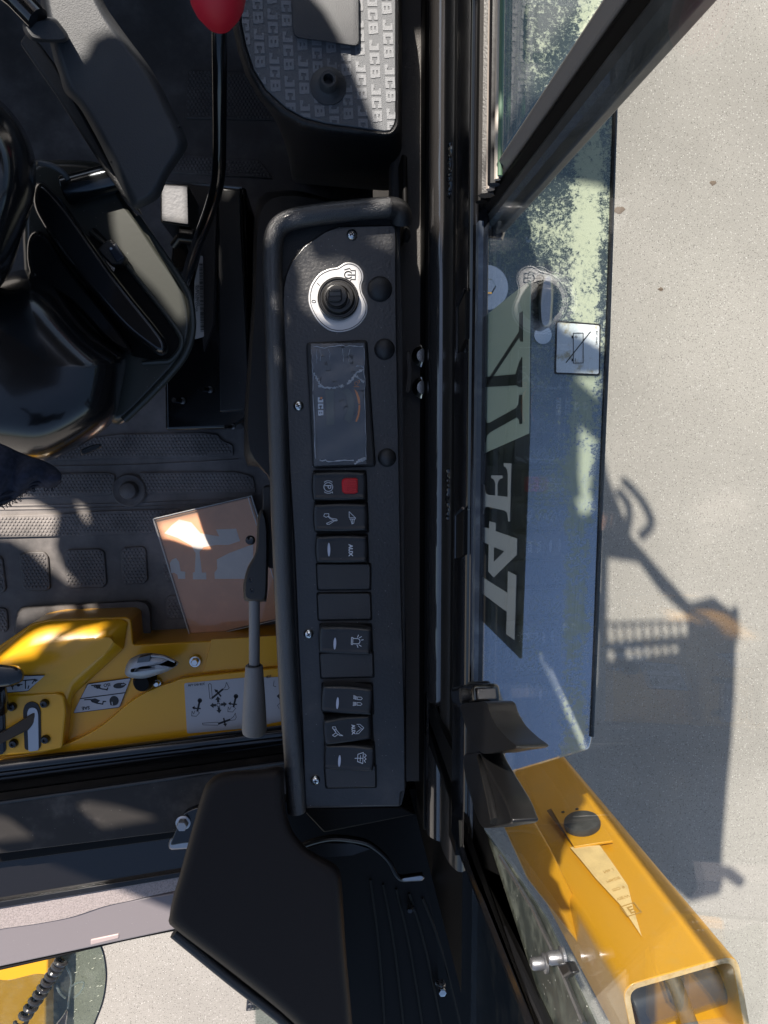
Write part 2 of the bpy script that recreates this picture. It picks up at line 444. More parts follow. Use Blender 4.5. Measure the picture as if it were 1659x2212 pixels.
M['concrete'] = mat('aggregate_concrete', (.33,.306,.277), .9, spec=.2, vary=(1.6,.80), dust=(420,.42,.66,(.19,.175,.157),.85), speck=[(230,.36,(.11,.10,.09),.36),(170,.32,(.42,.395,.365),.30),(115,.20,(.48,.46,.43),.06),(60,.17,(.17,.155,.14),.10),(23,.10,(.20,.18,.15),.10)], bump=(300,1.0,6.0))
M['tubeyellow'] = mat('boom_yellow_paint', (.58,.275,.014), .34, coat=.15, bump=(70,.05), dust=(26,.56,.8,(.45,.28,.08),.4), speck=[(70,.05,(.16,.09,.03),.12),(160,.07,(.75,.55,.25),.08)])
M['glass'] = pane_mat('door_glass', (.965,.985,.975), haze=(35,.5,.9,.02), extra=.75)
M['film'] = pane_mat('clear_film', (.95,.96,.97), haze=(60,.45,.8,.05), extra=1.6)
M['lens'] = pane_mat('clear_moulded_plastic', (.74,.80,.78), haze=(60,.4,.8,.2), extra=2.0)
M['shield'] = pane_mat('smoky_green_shield', (.60,.65,.59), haze=(30,.45,.9,.10), extra=1.6)
M['decalglass'] = mat('olive_black_decal', (.020,.026,.020), .35)
M['decalgrey'] = mat('grey_decal_letters', (.46,.47,.47), .4)
M['decalpale'] = mat('pale_green_decal', (.38,.45,.38), .4)
M['sleeve'] = pane_mat('frosted_sleeve', (.90,.86,.84), haze=(50,.0,.5,.13), extra=1.2)
M['cover_orange'] = mat('orange_manual_cover', (.90,.47,.25), .5, vary=(16,1.1))
M['cover_white'] = mat('white_cover_print', (.86,.84,.80), .5)
M['grate'] = mat('dark_grate', (.02,.02,.025), .5)
M['shade_dark'] = mat('shade_roof_dark', (.045,.042,.04), .8)
M['tape'] = mat('yellowed_tape', (.74,.52,.24), .35, vary=(40,.85))
M['stain'] = mat('brown_debris', (.13,.095,.07), .9)
M['foam'] = mat('black_foam', (.010,.010,.010), .9, bump=(900,1.0))
# ================================================================== LARGE STRUCTURE
# ground
bm = bmesh.new(); n = 24
bmesh.ops.create_grid(bm, x_segments=n, y_segments=n, size=40)
bmesh.ops.translate(bm, verts=bm.verts, vec=(0,0,-1.4))
tag(obj('ground', bm, M['concrete'], smooth=False), kind='structure')
# cab floor
FZ = -0.47
tag(obj('floor', prism([(-260,-220),(800,-220),(815,1480),(-260,1480)], FZ, .03), M['rubber'], smooth=False), kind='structure')
FLOOR = D.objects['floor']
def on_floor(name, bm, m=None, kind=None, **k):
    o = obj(name, bm, m or M['rubber'], FLOOR, **k)
    if kind: tag(o, kind=kind)
    return o
def hexdots(poly, pu, pv, r, z, h):
    """studs in a hexagonal field inside a grid polygon, one joined mesh"""
    bm = bmesh.new(); P = poly; L = len(P)
    def inside(x, y):
        c = False
        for i in range(L):
            (x1,y1),(x2,y2) = P[i-1][:2], P[i][:2]
            if (y1 > y) != (y2 > y) and x < (x2-x1)*(y-y1)/(y2-y1)+x1: c = not c
        return c
    us = [p[0] for p in P]; vs = [p[1] for p in P]
    j = 0; v = min(vs)+pv
    while v < max(vs)-pv*.5:
        u = min(us)+pu*(1 if j % 2 else .5)
        while u < max(us):
            if all(inside(u+a, v+b) for a, b in ((r*1.3,0),(-r*1.3,0),(0,r*1.3),(0,-r*1.3))):
                c = W(u, v, z); s = r*mpp(z)
                a = [bm.verts.new(c+Vector((s*math.cos(k*1.0472), s*math.sin(k*1.0472), 0))) for k in range(6)]
                b = [bm.verts.new(c+Vector((s*.62*math.cos(k*1.0472), s*.62*math.sin(k*1.0472), h))) for k in range(6)]
                bm.faces.new(b)
                for k in range(6): bm.faces.new((a[k], a[(k+1)%6], b[(k+1)%6], b[k]))
            u += pu
        v += pv; j += 1
    return bm
strips = [rnd([(-40,968),(150,950),(262,937),(440,934),(470,938),(480,951),(503,960),(505,985),(-40,998)], 6),
          rnd([(-40,1026)]+G('a1',(400,80),(700,75),(745,90),(740,200),(715,222),(300,238),(0,245))+[(-40,1080)], 4),
          rnd(G('a1',(900,75),(1530,70),(1640,100),(1660,205),(960,215),(935,195),(915,130)), 5),
          rnd([(-40,1115)]+G('a1',(380,345),(640,325),(1160,310),(1160,465),(640,485),(0,500))+[(-40,1163)], 4)]
for s in strips:
    bm = prism(s, FZ+.0035, .0045)
    on_floor('tread_strip', bm, bevel=.0012, segs=2)
    on_floor('stud', hexdots(s, 8.0, 6.9, 3.1, FZ+.0035, .0014), M['nub'], kind='stuff')
pads = [G('a1',(122,610),(180,590),(285,590),(310,620),(325,825),(300,845),(160,845),(140,815)),
        G('a1',(415,600),(440,575),(640,570),(675,590),(692,790),(670,822),(450,828),(425,800)),
        G('a1',(778,590),(800,562),(925,555),(945,580),(958,770),(935,797),(810,803),(790,780)),
        G('a1',(1042,590),(1060,568),(1180,560),(1200,770),(1080,788),(1055,770)),
        G('a1',(1070,900),(1090,875),(1230,865),(1240,1020),(1100,1030),(1075,1010)),
        G('a1',(-60,625),(0,618),(15,640),(38,830),(20,855),(-60,862)),
        G('a1',(-60,955),(25,955),(45,975),(52,1090),(30,1115),(-60,1122))]
for s in pads:
    on_floor('tread_pad', prism(rnd(s, 4), FZ+.004, .005), bevel=.0014, segs=2)
    on_floor('stud', hexdots(s, 8.0, 6.9, 3.1, FZ+.004, .0014), M['nub'], kind='stuff')
# faint dark tread towards the seat
for s in ([(405,150),(610,158),(615,260),(400,255)], [(360,330),(560,345),(590,385),(360,372)]):
    on_floor('tread_strip', prism(rnd(s, 6), FZ+.0035, .0045), bevel=.0012, segs=2)
    on_floor('stud', hexdots(s, 8.0, 6.9, 3.1, FZ+.0035, .0014), M['nub'], kind='stuff')
c = W(281, 1059, FZ)
on_floor('floor_button', lathe(c, [(.0245,.0002),(.0245,.005),(.0225,.007),(.0155,.003),(.0135,.003),(.013,.009),(.011,.014),(.006,.0165),(0,.017)], n=28), M['rubber'])
for y0, y1 in ((1008,1000),(1091,1083),(1099,1092)):
    on_floor('mat_ridge', gtube([(-40,y0+2,FZ),(300,y0-4,FZ),(515,y1-8,FZ)], .0016, smooth=2, n=6))
# raised lip round the pedal cover
on_floor('mat_lip', pillow(rnd([(38,1312),(300,1296),(325,1298),(330,1390),(270,1430),(20,1420)], 10), FZ, [(0,0),(1,.012),(3,.018),(12,.018)], n=56))

# machine side cover outside the door
PZ = -0.35
cover_out = [(880,-160),(1342,-160),(1333,230),(1317,719),(1303,1053),(1291,1377),(1281,1600),(1266,1646),(1069,1683),(900,1712)]
t = thing('side_cover', 'black dust-mottled machine side cover with rounded corner outside the door glass', 'cover', W(1150,900,PZ-.35))
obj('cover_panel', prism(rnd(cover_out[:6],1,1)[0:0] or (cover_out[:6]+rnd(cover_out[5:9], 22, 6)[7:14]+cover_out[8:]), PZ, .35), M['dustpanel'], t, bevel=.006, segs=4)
SIDE = t
obj('cover_lip', tube([W(u-4, v, PZ+.0005) for u, v in ((1342,-160),(1333,230),(1317,719),(1303,1053),(1291,1377),(1282,1590))], .0035, n=8), M['gloss'], t)
# battery isolator label on the side cover
lab = obj('warning_label', prism(rnd(G('c6',(1115,418),(1405,440),(1400,775),(1105,765)), 5), PZ+.0012, .001), M['ink'], t)
obj('label_face', prism(rnd(G('c6',(1124,430),(1396,450),(1391,764),(1116,754)), 4), PZ+.002, .001), M['whitedirty'], lab)
bm = bmesh.new(); fr = gframe(1249, 752, PZ+.0021, (0,1)); s = mpp(PZ)
add_ribbon(bm, fr, [(-32*s,-11*s),(32*s,-11*s),(32*s,11*s),(-32*s,11*s)], 1.6*s, closed=True)
add_ribbon(bm, fr, [(-34*s,27*s),(30*s,-27*s)], 2.2*s)
for x in (-24, 25): add_flat(bm, fr, [(( x-3)*s,-15*s),((x+3)*s,-15*s),((x+3)*s,-11*s),((x-3)*s,-11*s)])
add_ribbon(bm, fr, [(-27*s,-5*s),(-21*s,-5*s)], 1*s); add_ribbon(bm, fr, [(-24*s,-8*s),(-24*s,-2*s)], 1*s); add_ribbon(bm, fr, [(22*s,-6*s),(28*s,-6*s)], 1*s)
add_text(bm, fr @ Matrix.Translation((-36*s,41*s,0)), '817  01443', 6.5*s, align='LEFT')
obj('battery_symbol', bm, M['ink'], lab)
# bolts and the catch on the side cover
c = W(1050, 622, PZ)
b = obj('washer', lathe(c, [(.0,.0),(.029,0),(.029,.003),(.010,.003)], n=36), M['chrome'], t)
obj('bolt_head', add_lathe(bmesh.new(), c, [(.011,.003),(.011,.011),(.009,.013),(0,.013)], n=6), M['chrome'], b)
k = obj('catch', pillow(rnd([(1170,597),(1193,590),(1196,640),(1192,700),(1180,712),(1166,706),(1163,660)], 9), PZ, [(0,0),(0,.014),(2,.018),(5,.020)], n=40), M['steel'], t)
obj('catch_arm', pillow(rnd([(1120,640),(1168,590),(1176,600),(1172,630),(1135,668)], 5), PZ, [(0,0),(0,.006),(2,.008)], n=30), M['gloss'], t)
obj('washer', lathe(W(1172, 724, PZ), [(0,0),(.012,0),(.012,.002),(0,.003)], n=24), M['chrome'], t)

# door frame: bars stacked along the sill, running the length of the cab
DX = .094
YR, YF = .62, W(935, 1816, 0.0).y
t = thing('door_frame', 'black painted door sill rail of stacked tubes beside the switch console', 'door frame', (DX, 0, -.47))
FRAME = t
def xz(px, z, v=940): p = W(px, v, z); return (p.x, z)
def bar(name, prof, y0, y1, m, parent=FRAME, closed=True, **k):
    bm = bmesh.new(); n = len(prof)
    a = [bm.verts.new((x, y0, z)) for x, z in prof]; b = [bm.verts.new((x, y1, z)) for x, z in prof]
    for i in range(n if closed else n-1): bm.faces.new((a[i], a[(i+1)%n], b[(i+1)%n], b[i]))
    if closed: bm.faces.new(a[::-1]); bm.faces.new(b)
    return obj(name, bm, m, parent, **k)
def oval(cx, cz, rx, rz, n=20): return [(cx+rx*math.cos(2*math.pi*k/n), cz+rz*math.sin(2*math.pi*k/n)) for k in range(n)]
bar('inner_sill', [(.0935,-.075),(.0935,-.034),(.125,-.034),(.125,-.075)], YR, YF-.01, M['void'], bevel=.002)
bar('sill_tube', oval(.1085,-.016,.0145,.019), YR, YF, mat('polished_sill_paint',(.030,.028,.027),.14,spec=.9,coat=.8,bump=(120,.03)))
bar('sill_bar', oval(.1085,.040,.0100,.036), YR, W(950,1830,.04).y, mat('worn_sill_paint',(.030,.027,.025),.28,coat=.3,bump=(160,.06),speck=[(240,.08,(.4,.38,.35),.15)]))
bar('sill_groove', [(.099,.070),(.099,.098),(.108,.098),(.108,.070)], YR, W(978,1835,.09).y, M['void'])
bar('sill_flange', [(.0955,.098),(.0945,.105),(.0945,.146),(.098,.149),(.107,.149),(.107,.098)], YR, W(1003,1840,.13).y, M['gloss'], bevel=.0015)
bar('outer_skirt', [(.1125,-.9),(.1125,.06),(.1165,.06),(.1165,-.9)], YR, YF-.1, M['void'])
# weld beads and catches
for px, z, v0, v1 in ((948,.055,312,425),(948,.055,1015,1125),(945,.05,1575,1685)):
    p0, p1 = W(px, v0, z), W(px, v1, z)
    bm = bmesh.new(); nn = 9
    P = [Vector((DX+.0062+.0008*random.random(), p0.y+(p1.y-p0.y)*i/nn, z+.0014*math.sin(i*2.1))) for i in range(nn+1)]
    P = [Vector(q) for q in spline([tuple(q) for q in P], 4)]; add_tube(bm, P, [.0030+.0006*math.sin(i*1.9) for i in range(len(P))], n=10)
    obj('weld_bead', bm, M['gloss'], t)
for v in (700, 1152):
    y = W(1005, v, .13).y
    o = obj('striker_notch', prism_w([(.0925,y-.018,.125),(.0925,y+.012,.125),(.0925,y+.018,.147),(.0925,y-.012,.147)], 0, Vector((.004,0,0))), M['void'], t, bevel=.001)
    obj('striker_edge', tube([(.0923,y-.018,.124),(.0923,y+.012,.124),(.0923,y+.019,.148)], .0011, n=6), M['gloss'], o)

# lower body of the cab on the far side and behind (out of the picture)
tw = thing('cab_body', 'black lower cab body panels beyond the left and rear edges of the floor', 'cab body', (-.78,0,-.5))
obj('side_panel', prism_w([(-.80,-.22,-.50),(-.77,-.22,-.50),(-.77,.78,-.50),(-.80,.78,-.50)], 0, Vector((0,0,.64))), M['plastic_soft'], tw)
obj('rear_panel', prism_w([(-.765,.75,-.50),(.09,.75,-.50),(.09,.78,-.50),(-.765,.78,-.50)], 0, Vector((0,0,.62))), M['plastic_soft'], tw)

# door glass
GX = .1015
GY0, GY1 = -.62, .66
t = thing('door_glass', 'tall clear cab door pane above the sill, with a dark emissions decal', 'window', (GX, 0, .15))
GLASS = t
def wg(u, v, off=0): return WP(u, v, Vector((GX+off,0,0)), Vector((1,0,0)))
pil_y = wg(1050, 470).y
obj('pane', prism_w([(GX,GY0,.146),(GX,pil_y-.005,.146),(GX,pil_y-.005,.84),(GX,GY0,.84)], 0, Vector((.004,0,0))), M['glass'], t)
SY0 = wg(1025,1800).y
obj('seal', prism_w([(GX-.003,SY0,.140),(GX-.003,pil_y,.140),(GX-.003,pil_y,.157),(GX-.003,SY0,.157)], 0, Vector((.003,0,0))), mat('grey_edge_seal', (.07,.085,.11), .3, dust=(60,.45,.75,(.30,.33,.36),.5)), t)
obj('seal_lip', tube([(GX-.003,SY0,.148),(GX-.003,pil_y,.148)], .0016, n=8), M['gloss'], t)
# decal on the outer face of the door glass, read from outside
q = [wg(1040,1330,.005), wg(1131,1421,.005), wg(1147,628,.005), wg(1048,735,.005)]
zlo, zhi = (q[0].z+q[3].z)/2, (q[1].z+q[2].z)/2
y0, y1 = (q[0].y+q[1].y)/2, (q[2].y+q[3].y)/2
dh = zhi-zlo
dec = obj('emissions_decal', prism_w([Vector((GX+.0046, p.y, p.z)) for p in [wg(u,v,.0046) for u, v in rnd(G('d',(80,400),(57,1790),(435,2165),(507,200))+[(1147,628),(1048,735)], 7)]], 0, Vector((.0004,0,0))), M['decalglass'], t)
def dy(v): # along the decal (grid row at mid height)
    return wg(1090, v, .005).y
fr = Matrix.Translation((GX+.0043, 0, zlo)) @ Matrix(((0,0,-1),(1,0,0),(0,1,0))).to_4x4()
fr_out = Matrix.Translation((GX+.0044, 0, 0))
def dpt(c6x, c6y):
    u, v = G('c6',(c6x,c6y))[0]; w = wg(u, v, .0044); return (w.y, w.z)
def decal_poly(bm, pts, off=.0042, th=-.0003):
    P = [Vector((GX+off, y, z)) for y, z in pts]; add_prism_w(bm, P, 0, Vector((th,0,0)))
def a4d(x, y):
    u, v = G('a4',(x,y))[0]; w = wg(u, v, .0044); return (w.y, w.z)
bm = bmesh.new()
decal_poly(bm, [dpt(628,1290),dpt(945,1150),dpt(955,160),dpt(850,235),dpt(640,405)])
obj('pale_field', bm, M['decalpale'], dec)
bm = bmesh.new()
bm2 = [[(655,1210),(658,1105),(790,1010),(868,960),(885,1085),(905,1080),(900,655),(890,690),(875,840),(840,880),(700,1000),(658,1035)],
       [(655,850),(655,770),(850,768),(888,735),(900,780),(880,850)], [(655,850),(668,815),(905,370),(915,555),(895,550),(890,470)]]
def add_clean(bm, pts2): decal_poly(bm, pts2, .0038)
add_clean(bm, [dpt(*p) for p in ((655,1044),(664,1060),(671,1080),(690,1082),(865,985),(880,960),(886,900),(903,900),(903,1087),(888,1089),(884,1060),(870,1045),(695,1142),(672,1165),(665,1205),(655,1213))])
add_clean(bm, [dpt(*p) for p in ((655,850),(655,785),(862,766),(885,690),(903,655),(903,850),(885,850),(868,838))])
add_clean(bm, [dpt(*p) for p in ((655,840),(885,490),(888,370),(906,360),(908,555),(893,555),(885,525),(668,850))])
obj('numeral', bm, M['decalglass'], dec)
def dd(x, y):
    u, v = G('d',(x,y))[0]; w = wg(u, v, .0044); return (w.y, w.z)
for nm, P, hole in (('letter', ((98,1440),(328,1585),(332,1397),(404,1433),(388,1992),(317,1940),(322,1748),(96,1580)), None),
    ('numeral', ((170,965),(224,980),(224,1050),(411,1115),(408,1255),(208,1450),(160,1400),(165,1165),(103,1140),(105,1012),(168,1028)), ((218,1192),(300,1225),(216,1310))),
    ('letter', ((112,645),(125,650),(130,690),(140,722),(160,738),(222,742),(222,640),(214,612),(200,598),(187,592),(187,568),(284,570),(284,592),(262,600),(246,622),(240,650),(240,744),(330,755),(331,560),(326,520),(314,500),(296,490),(296,462),(361,466),(348,968),(333,966),(330,915),(322,888),(300,872),(150,838),(130,848),(121,870),(118,905),(107,905)), None)):
    bm = bmesh.new(); add_clean(bm, [dd(*p) for p in P]); o = obj(nm, bm, M['decalgrey'], dec)
    if hole:
        bm = bmesh.new(); decal_poly(bm, [dd(*p) for p in hole], .0033, -.0003); obj('numeral_eye', bm, M['decalglass'], dec)

# rear door glass with its bottom strip
t2 = thing('rear_glass', 'clear rear side pane with pale bottom strip behind the slanting post', 'window', (GX, .5, .15))
obj('pane', prism_w([(GX,pil_y+.03,.150),(GX,GY1,.150),(GX,GY1,.84),(GX,pil_y+.03,.84)], 0, Vector((.004,0,0))), M['glass'], t2)
for z, m, r in ((.160,M['void'],.004),(.172,M['wall'],.005),(.182,mat('pale_seal',(.34,.29,.25),.4),.0026),(.190,M['satin'],.0036),(.198,mat('beige_seal',(.40,.35,.30),.4),.0018),(.204,mat('green_glass_edge',(.10,.17,.11),.25),.0014)):
    obj('bottom_strip', tube([(GX-.002,pil_y+.01,z),(GX-.002,GY1,z)], r, n=8), m, t2)

# door post (rises past the camera)
t = thing('door_post', 'upright black door post rising diagonally across the upper right', 'post', W(1050, 470, .14))
def post(name, sec, m, parent, bevel=.0015, z0=.14, z1=.845):
    P = [W(u, v, z0) for u, v in sec]
    bm = bmesh.new(); add_prism_w(bm, P, 0, Vector((0,0,z1-z0)))
    return obj(name, bm, m, parent, bevel=bevel)
post('inner_face', [(1020,432),(1037,449),(1075,420),(1050,400)], mat('post_paint',(.17,.155,.145),.42,bump=(400,.1)), t)
post('channel', [(1036,452),(1048,466),(1088,500),(1096,440),(1068,417)], M['void'], t)
post('outer_trim', [(1046,470),(1062,462),(1090,505),(1066,512)], mat('post_rubber',(.030,.032,.033),.38,bump=(60,.3),dust=(30,.4,.8,(.10,.10,.10),.5)), t)
post('sealing_strip', [(1054,461),(1057,459),(1060,462),(1057,465)], mat('olive_seal',(.10,.13,.05),.4,dust=(30,.4,.7,(.02,.02,.02),.7)), t, bevel=.0005)
obj('post_foot', pillow([(1012,420),(1040,415),(1092,500),(1086,520),(1040,516),(1018,470)], .13, [(0,0),(0,.012),(3,.016)], n=30), M['gloss'], t)

# front lower frame of the door, climbing towards the windscreen
t = thing('front_side_frame', 'black slanting window frame with dusty dark glass edge and bolts, lower right', 'window frame', W(1080, 2000, .1))
def wgo(u, v, o): return wg(u, v, o)
obj('frame_bar', tube([wg(u,v,-.004) for u, v in ((1003,1770),(1006,1830),(1016,1868),(1060,1975),(1157,2212),(1200,2320))], .0045, n=10), M['gloss'], t)
obj('frame_bar', tube([wg(u,v,-.003) for u, v in ((1012,1840),(1030,1880),(1090,2012),(1182,2212),(1230,2320))], .003, n=10), M['satin'], t)
obj('lower_panel', prism_w([wg(u,v,-.0065) for u, v in ((985,1640),(1003,1762),(1014,1866),(1060,1978),(1157,2215),(1200,2325))]+[Vector((GX-.0065,wg(1200,2325).y,-.2)), Vector((GX-.0065,wg(985,1640).y,-.2))], 0, Vector((.004,0,0))), M['void'], t)
bm = bmesh.new(); add_prism_w(bm, [wg(u,v,-.001) for u, v in ((1012,1790),(1044,1792),(1100,1868),(1180,1985),(1285,2212),(1330,2320),(1220,2320),(1157,2212),(1060,1985),(1012,1860))], 0, Vector((.0008,0,0)))
obj('glass_border', bm, mat('dusty_glass_border',(.030,.036,.032),.35,dust=(50,.42,.7,(.12,.13,.10),.7),speck=[(240,.10,(.5,.5,.45),.2)]), t)
obj('border_line', tube([wg(u,v,-.002) for u, v in ((1080,1850),(1150,1960),(1205,2075),(1262,2212))], .0012, n=6), M['steel'], t)
for u, v in ((1180,2080),(1218,2068)):
    c = wg(u, v, -.003); ax = Vector((-1,0,0))
    o = obj('bolt', lathe(c, [(0,0),(.0042,0),(.0042,.0012),(.0028,.0016),(.0028,.006),(.0022,.007),(0,.007)], n=20, axis=ax), D.materials.get('dull_bolt') or mat('dull_bolt',(.22,.22,.23),.35,metal=.8), t)
obj('clamp', prism_w([wg(u,v,-.003) for u, v in ((1222,2082),(1244,2075),(1256,2100),(1238,2112))], 0, Vector((-.004,0,0))), M['satin'], t, bevel=.001)

# yellow boom tube outside
zt, zb = -.15, -.80
Apt = W(1592,2060,zt); Bpt = W(1343,2131,zt)
xd = (Apt-Bpt); wA = xd.length; xd.normalize(); yd = Vector((xd.y,-xd.x,0)) ; yd = yd if yd.y < 0 else -yd
t = thing('boom_tube', 'square yellow steel tube with open end, black disc and peeling tape', 'boom', (Apt+Bpt)/2+Vector((0,0,zb-zt)))
BOOM = t
def sq(off, r, n=6):
    w = wA/2; c = (Apt+Bpt)/2 + yd*w
    pts = rnd([(-w+off,-w+off),(w-off,-w+off),(w-off,w-off),(-w+off,w-off)], r, n)
    return [c + xd*p[0] + yd*p[1] for p in pts]
lean = Vector((-.008,-.02,0))
def ringset(zl, off, r): return [p+Vector((0,0,zl-zt))+lean*((zl-zt)/(zb-zt)) for p in sq(off, r)]
bm = bmesh.new()
th = .0075
loops = [[bm.verts.new(p) for p in L] for L in (ringset(zb,0,.02), ringset(zt,0,.02), ringset(zt,th,.014), ringset(zb,th,.014))]
nn = len(loops[0])
for a, b in zip(loops, loops[1:]):
    for k in range(nn): bm.faces.new((a[k], a[(k+1)%nn], b[(k+1)%nn], b[k]))
obj('tube_wall', bm, M['tubeyellow'], t, bevel=.0012, segs=2)
# bare pale edge of the cut end
outl, inl = ringset(zt+.0006, .0004, .0196), ringset(zt+.0006, th-.0004, .0144)
bm = bmesh.new(); a_ = [bm.verts.new(p) for p in outl]; b_ = [bm.verts.new(p) for p in inl]
for k in range(len(a_)): bm.faces.new((a_[k], a_[(k+1)%len(a_)], b_[(k+1)%len(a_)], b_[k]))
obj('cut_edge', bm, mat('pale_cut_edge',(.60,.42,.22),.5,dust=(90,.45,.7,(.40,.22,.06),.7)), t)
# face towards the camera
fn = -yd
def wf(u, v, off=0): return WP(u, v, Bpt - yd*off, yd)
pl = [wf(u,v,.004) for u, v in G('a8',(578,712),(768,690),(885,872),(692,902))]
plate = obj('mounting_plate', prism_w(pl, 0, -fn*.004), M['tubeyellow'], t, bevel=.0008)
pl = [wf(u,v,.0015) for u, v in G('a8',(556,722),(580,712),(706,897),(690,902))]
obj('weld_line', prism_w(pl, 0, -fn*.001), mat('rust_brown_edge',(.10,.05,.02),.7), plate)
dc = wf(*G('a8',(735,800))[0], .004)
obj('disc_cap', lathe(dc, [(0,0),(.0285,0),(.0295,.004),(.028,.010),(.024,.012),(0,.0115)], n=40, axis=fn), mat('faded_black_cap',(.035,.034,.034),.5,bump=(500,.1),vary=(40,1.6)), t)
for u, v in G('a8',(637,730),(707,715)):
    obj('screw_hole', lathe(wf(u,v,.0045), [(0,0),(.003,0),(.003,.0003),(0,.0003)], n=12, axis=fn), M['ink'], plate)
tp = obj('tape_strip', prism_w([wf(u,v,.0012) for u, v in G('a8',(672,905),(820,895),(885,985),(960,1095),(985,1200),(1030,1350),(930,1200),(800,1060),(740,985))], 0, -fn*.0008), M['tape'], t)
bm = bmesh.new()
c0 = wf(*G('a8',(975,1215))[0], .0016); fr = frame(c0, (wf(*G('a8',(1005,1205))[0],.0016)-c0), Vector((0,0,1)))
add_ribbon(bm, fr, [(-.010,-.010),(.010,-.010),(.010,.010),(-.010,.010)], .0016, closed=True)
add_text(bm, fr, 'E', .018, bold=.02)
for k, s in enumerate(('VIEW', 'ISO 9001', 'MADE IN', 'No 1 E')):
    c1 = wf(*G('a8',(935-k*22,1155-k*45))[0], .0016); add_text(bm, frame(c1, fr.to_3x3().col[0], Vector((0,0,1))), s[:5], .008)
obj('faded_print', bm, mat('faded_brown_print',(.42,.24,.06),.5), tp)
# inside the tube: rod and hose
cc = (Apt+Bpt)/2 + yd*wA*.55 + xd*.02
obj('pin_barrel', tube([cc+Vector((0,0,-.055))-xd*.075+yd*.0, cc+Vector((0,0,-.060))+xd*.062], .030, n=28), mat('blue_black_cap',(.03,.034,.045),.25,coat=.3), t, bevel=.003)
obj('hose', tube(spline([cc+Vector((0,0,-.12))-xd*.02-yd*.04, cc+Vector((0,0,-.05))-xd*.015-yd*.03, cc+Vector((0,0,-.018))-xd*.012+yd*.02, cc+Vector((0,0,-.02))+xd*.008+yd*.09],6), .010, n=12), mat('hose_rubber',(.04,.038,.036),.6,dust=(80,.4,.7,(.14,.12,.10),.5)), t)
# pale plate beside the boom tube
tq = thing('side_plate', 'sunlit orange-yellow plate between the window frame and the boom tube', 'plate', W(1200,1950,-.6))
obj('plate', prism([(1050,1700),(1092,1668),(1190,1835),(1300,2060),(1262,2056),(1140,1900)], -.33, .02), M['tubeyellow'], tq, bevel=.003)
# ================================================================== CAB INTERIOR
# textured side wall between console and door sill
t = thing('side_wall', 'dark textured steel ledge in the gap between switch console and door sill', 'wall panel', W(890, 900, -.1))
obj('ledge', prism([(845,-120),(935,-120),(925,900),(920,1690),(840,1690)], -.062, .02), M['wall'], t, bevel=.003)
obj('upright', prism([(868,330),(880,335),(883,500),(872,520)], -.03, .03), M['void'], t, bevel=.002)
obj('foam_plug', pillow(rnd([(874,490),(884,492),(888,512),(880,526),(870,520)], 4), -.035, [(0,0),(0,.01),(2,.014),(5,.016)], n=24), M['foam'], t)
for u, v in ((907,770),(907,838)):
    obj('bolt', lathe(W(u+5,v,-.055), [(0,0),(.010,0),(.010,.004),(.006,.008),(0,.008)], n=20), M['chrome'], t)
tt = obj('torn_foil', pillow([(877,760),(886,755),(891,800),(886,850),(874,850),(880,810)], -.03, [(0,0),(0,.002),(1,.003)], n=24), M['wall'], t)

# ---------------- switch console
t = thing('switch_console', 'long black side console with key switch, gauge and rocker switches', 'console', W(740, 1100, -.47))
CON = t
skirt = rnd([(560,416),(640,410),(860,470),(872,1000),(868,1735),(625,1740),(600,1100),(577,1010),(530,1006),(527,990),(527,900),(545,640),(548,470)], 14)
obj('lower_body', pillow(skirt, -.24, [(0,-.22),(0,-.01),(3,0),(8,.004)], n=120), mat('brown_black_moulding',(.030,.026,.024),.42,bump=(900,.35)), t)
bodyp = [(600,500),(640,470),(862,455),(868,700),(874,1300),(874,1712),(866,1742),(650,1746),(622,1500),(604,900)]
obj('housing', prism(rnd(bodyp, 8), -.004, .10), M['plastic'], t)
pan = G('crop' if False else 'c5',(1336,0))[:0] + [(856,485),(732,488),(702,499),(676,517),(655,532),(642,548),(630,563),(621,582),(615,600),(611,622),(610,668),(615,791),(624,1004),(635,1182),(643,1380),(651,1537),(658,1724),(660,1745),(864,1741),(866,1712),(876,1708),(875,1560),(868,1299),(863,1004),(857,684)]
obj('panel', prism(pan, 0, .004), M['panel'], t, bevel=.0012, segs=3)
obj('panel_flange', prism([(858,486),(866,486),(869,900),(877,1400),(878,1700),(872,1706),(873,1500),(866,1004),(860,684)], -.006, .05), M['satin'], t, bevel=.001)
# padded bolster round the left and top edges
path = [(641,1752,.004),(634,1642,.004),(622,1467,.004),(611,1229,.004),(603,1004,.004),(595,764,.004),(590,640,.004),(588,560,.004),(592,515,.005),(606,487,.006),(640,472,.007),(700,462,.008),(770,454,.008),(835,449,.008),(852,450,.006)]
sp = spline(path, 8)
bm = tube([W(*p) for p in sp], [.0082]*len(sp), n=18)
obj('bolster', bm, mat('grained_bolster',(.022,.022,.024),.30,spec=1.0,coat=.25,bump=(1300,.8),dust=(20,.5,.85,(.08,.075,.07),.4)), t)
obj('bolster_end', tube(spline([W(*p) for p in ((838,449,.008),(856,451,.006),(867,462,.004),(868,482,.0))],5), .0085, n=16), M['plastic'], t)
obj('bolster_bed', tube([W(p[0]+3 if p[1] > 520 else p[0]+2, p[1]+(0 if p[1] > 520 else 6), -.008) for p in sp], .0086, n=12), M['void'], t)

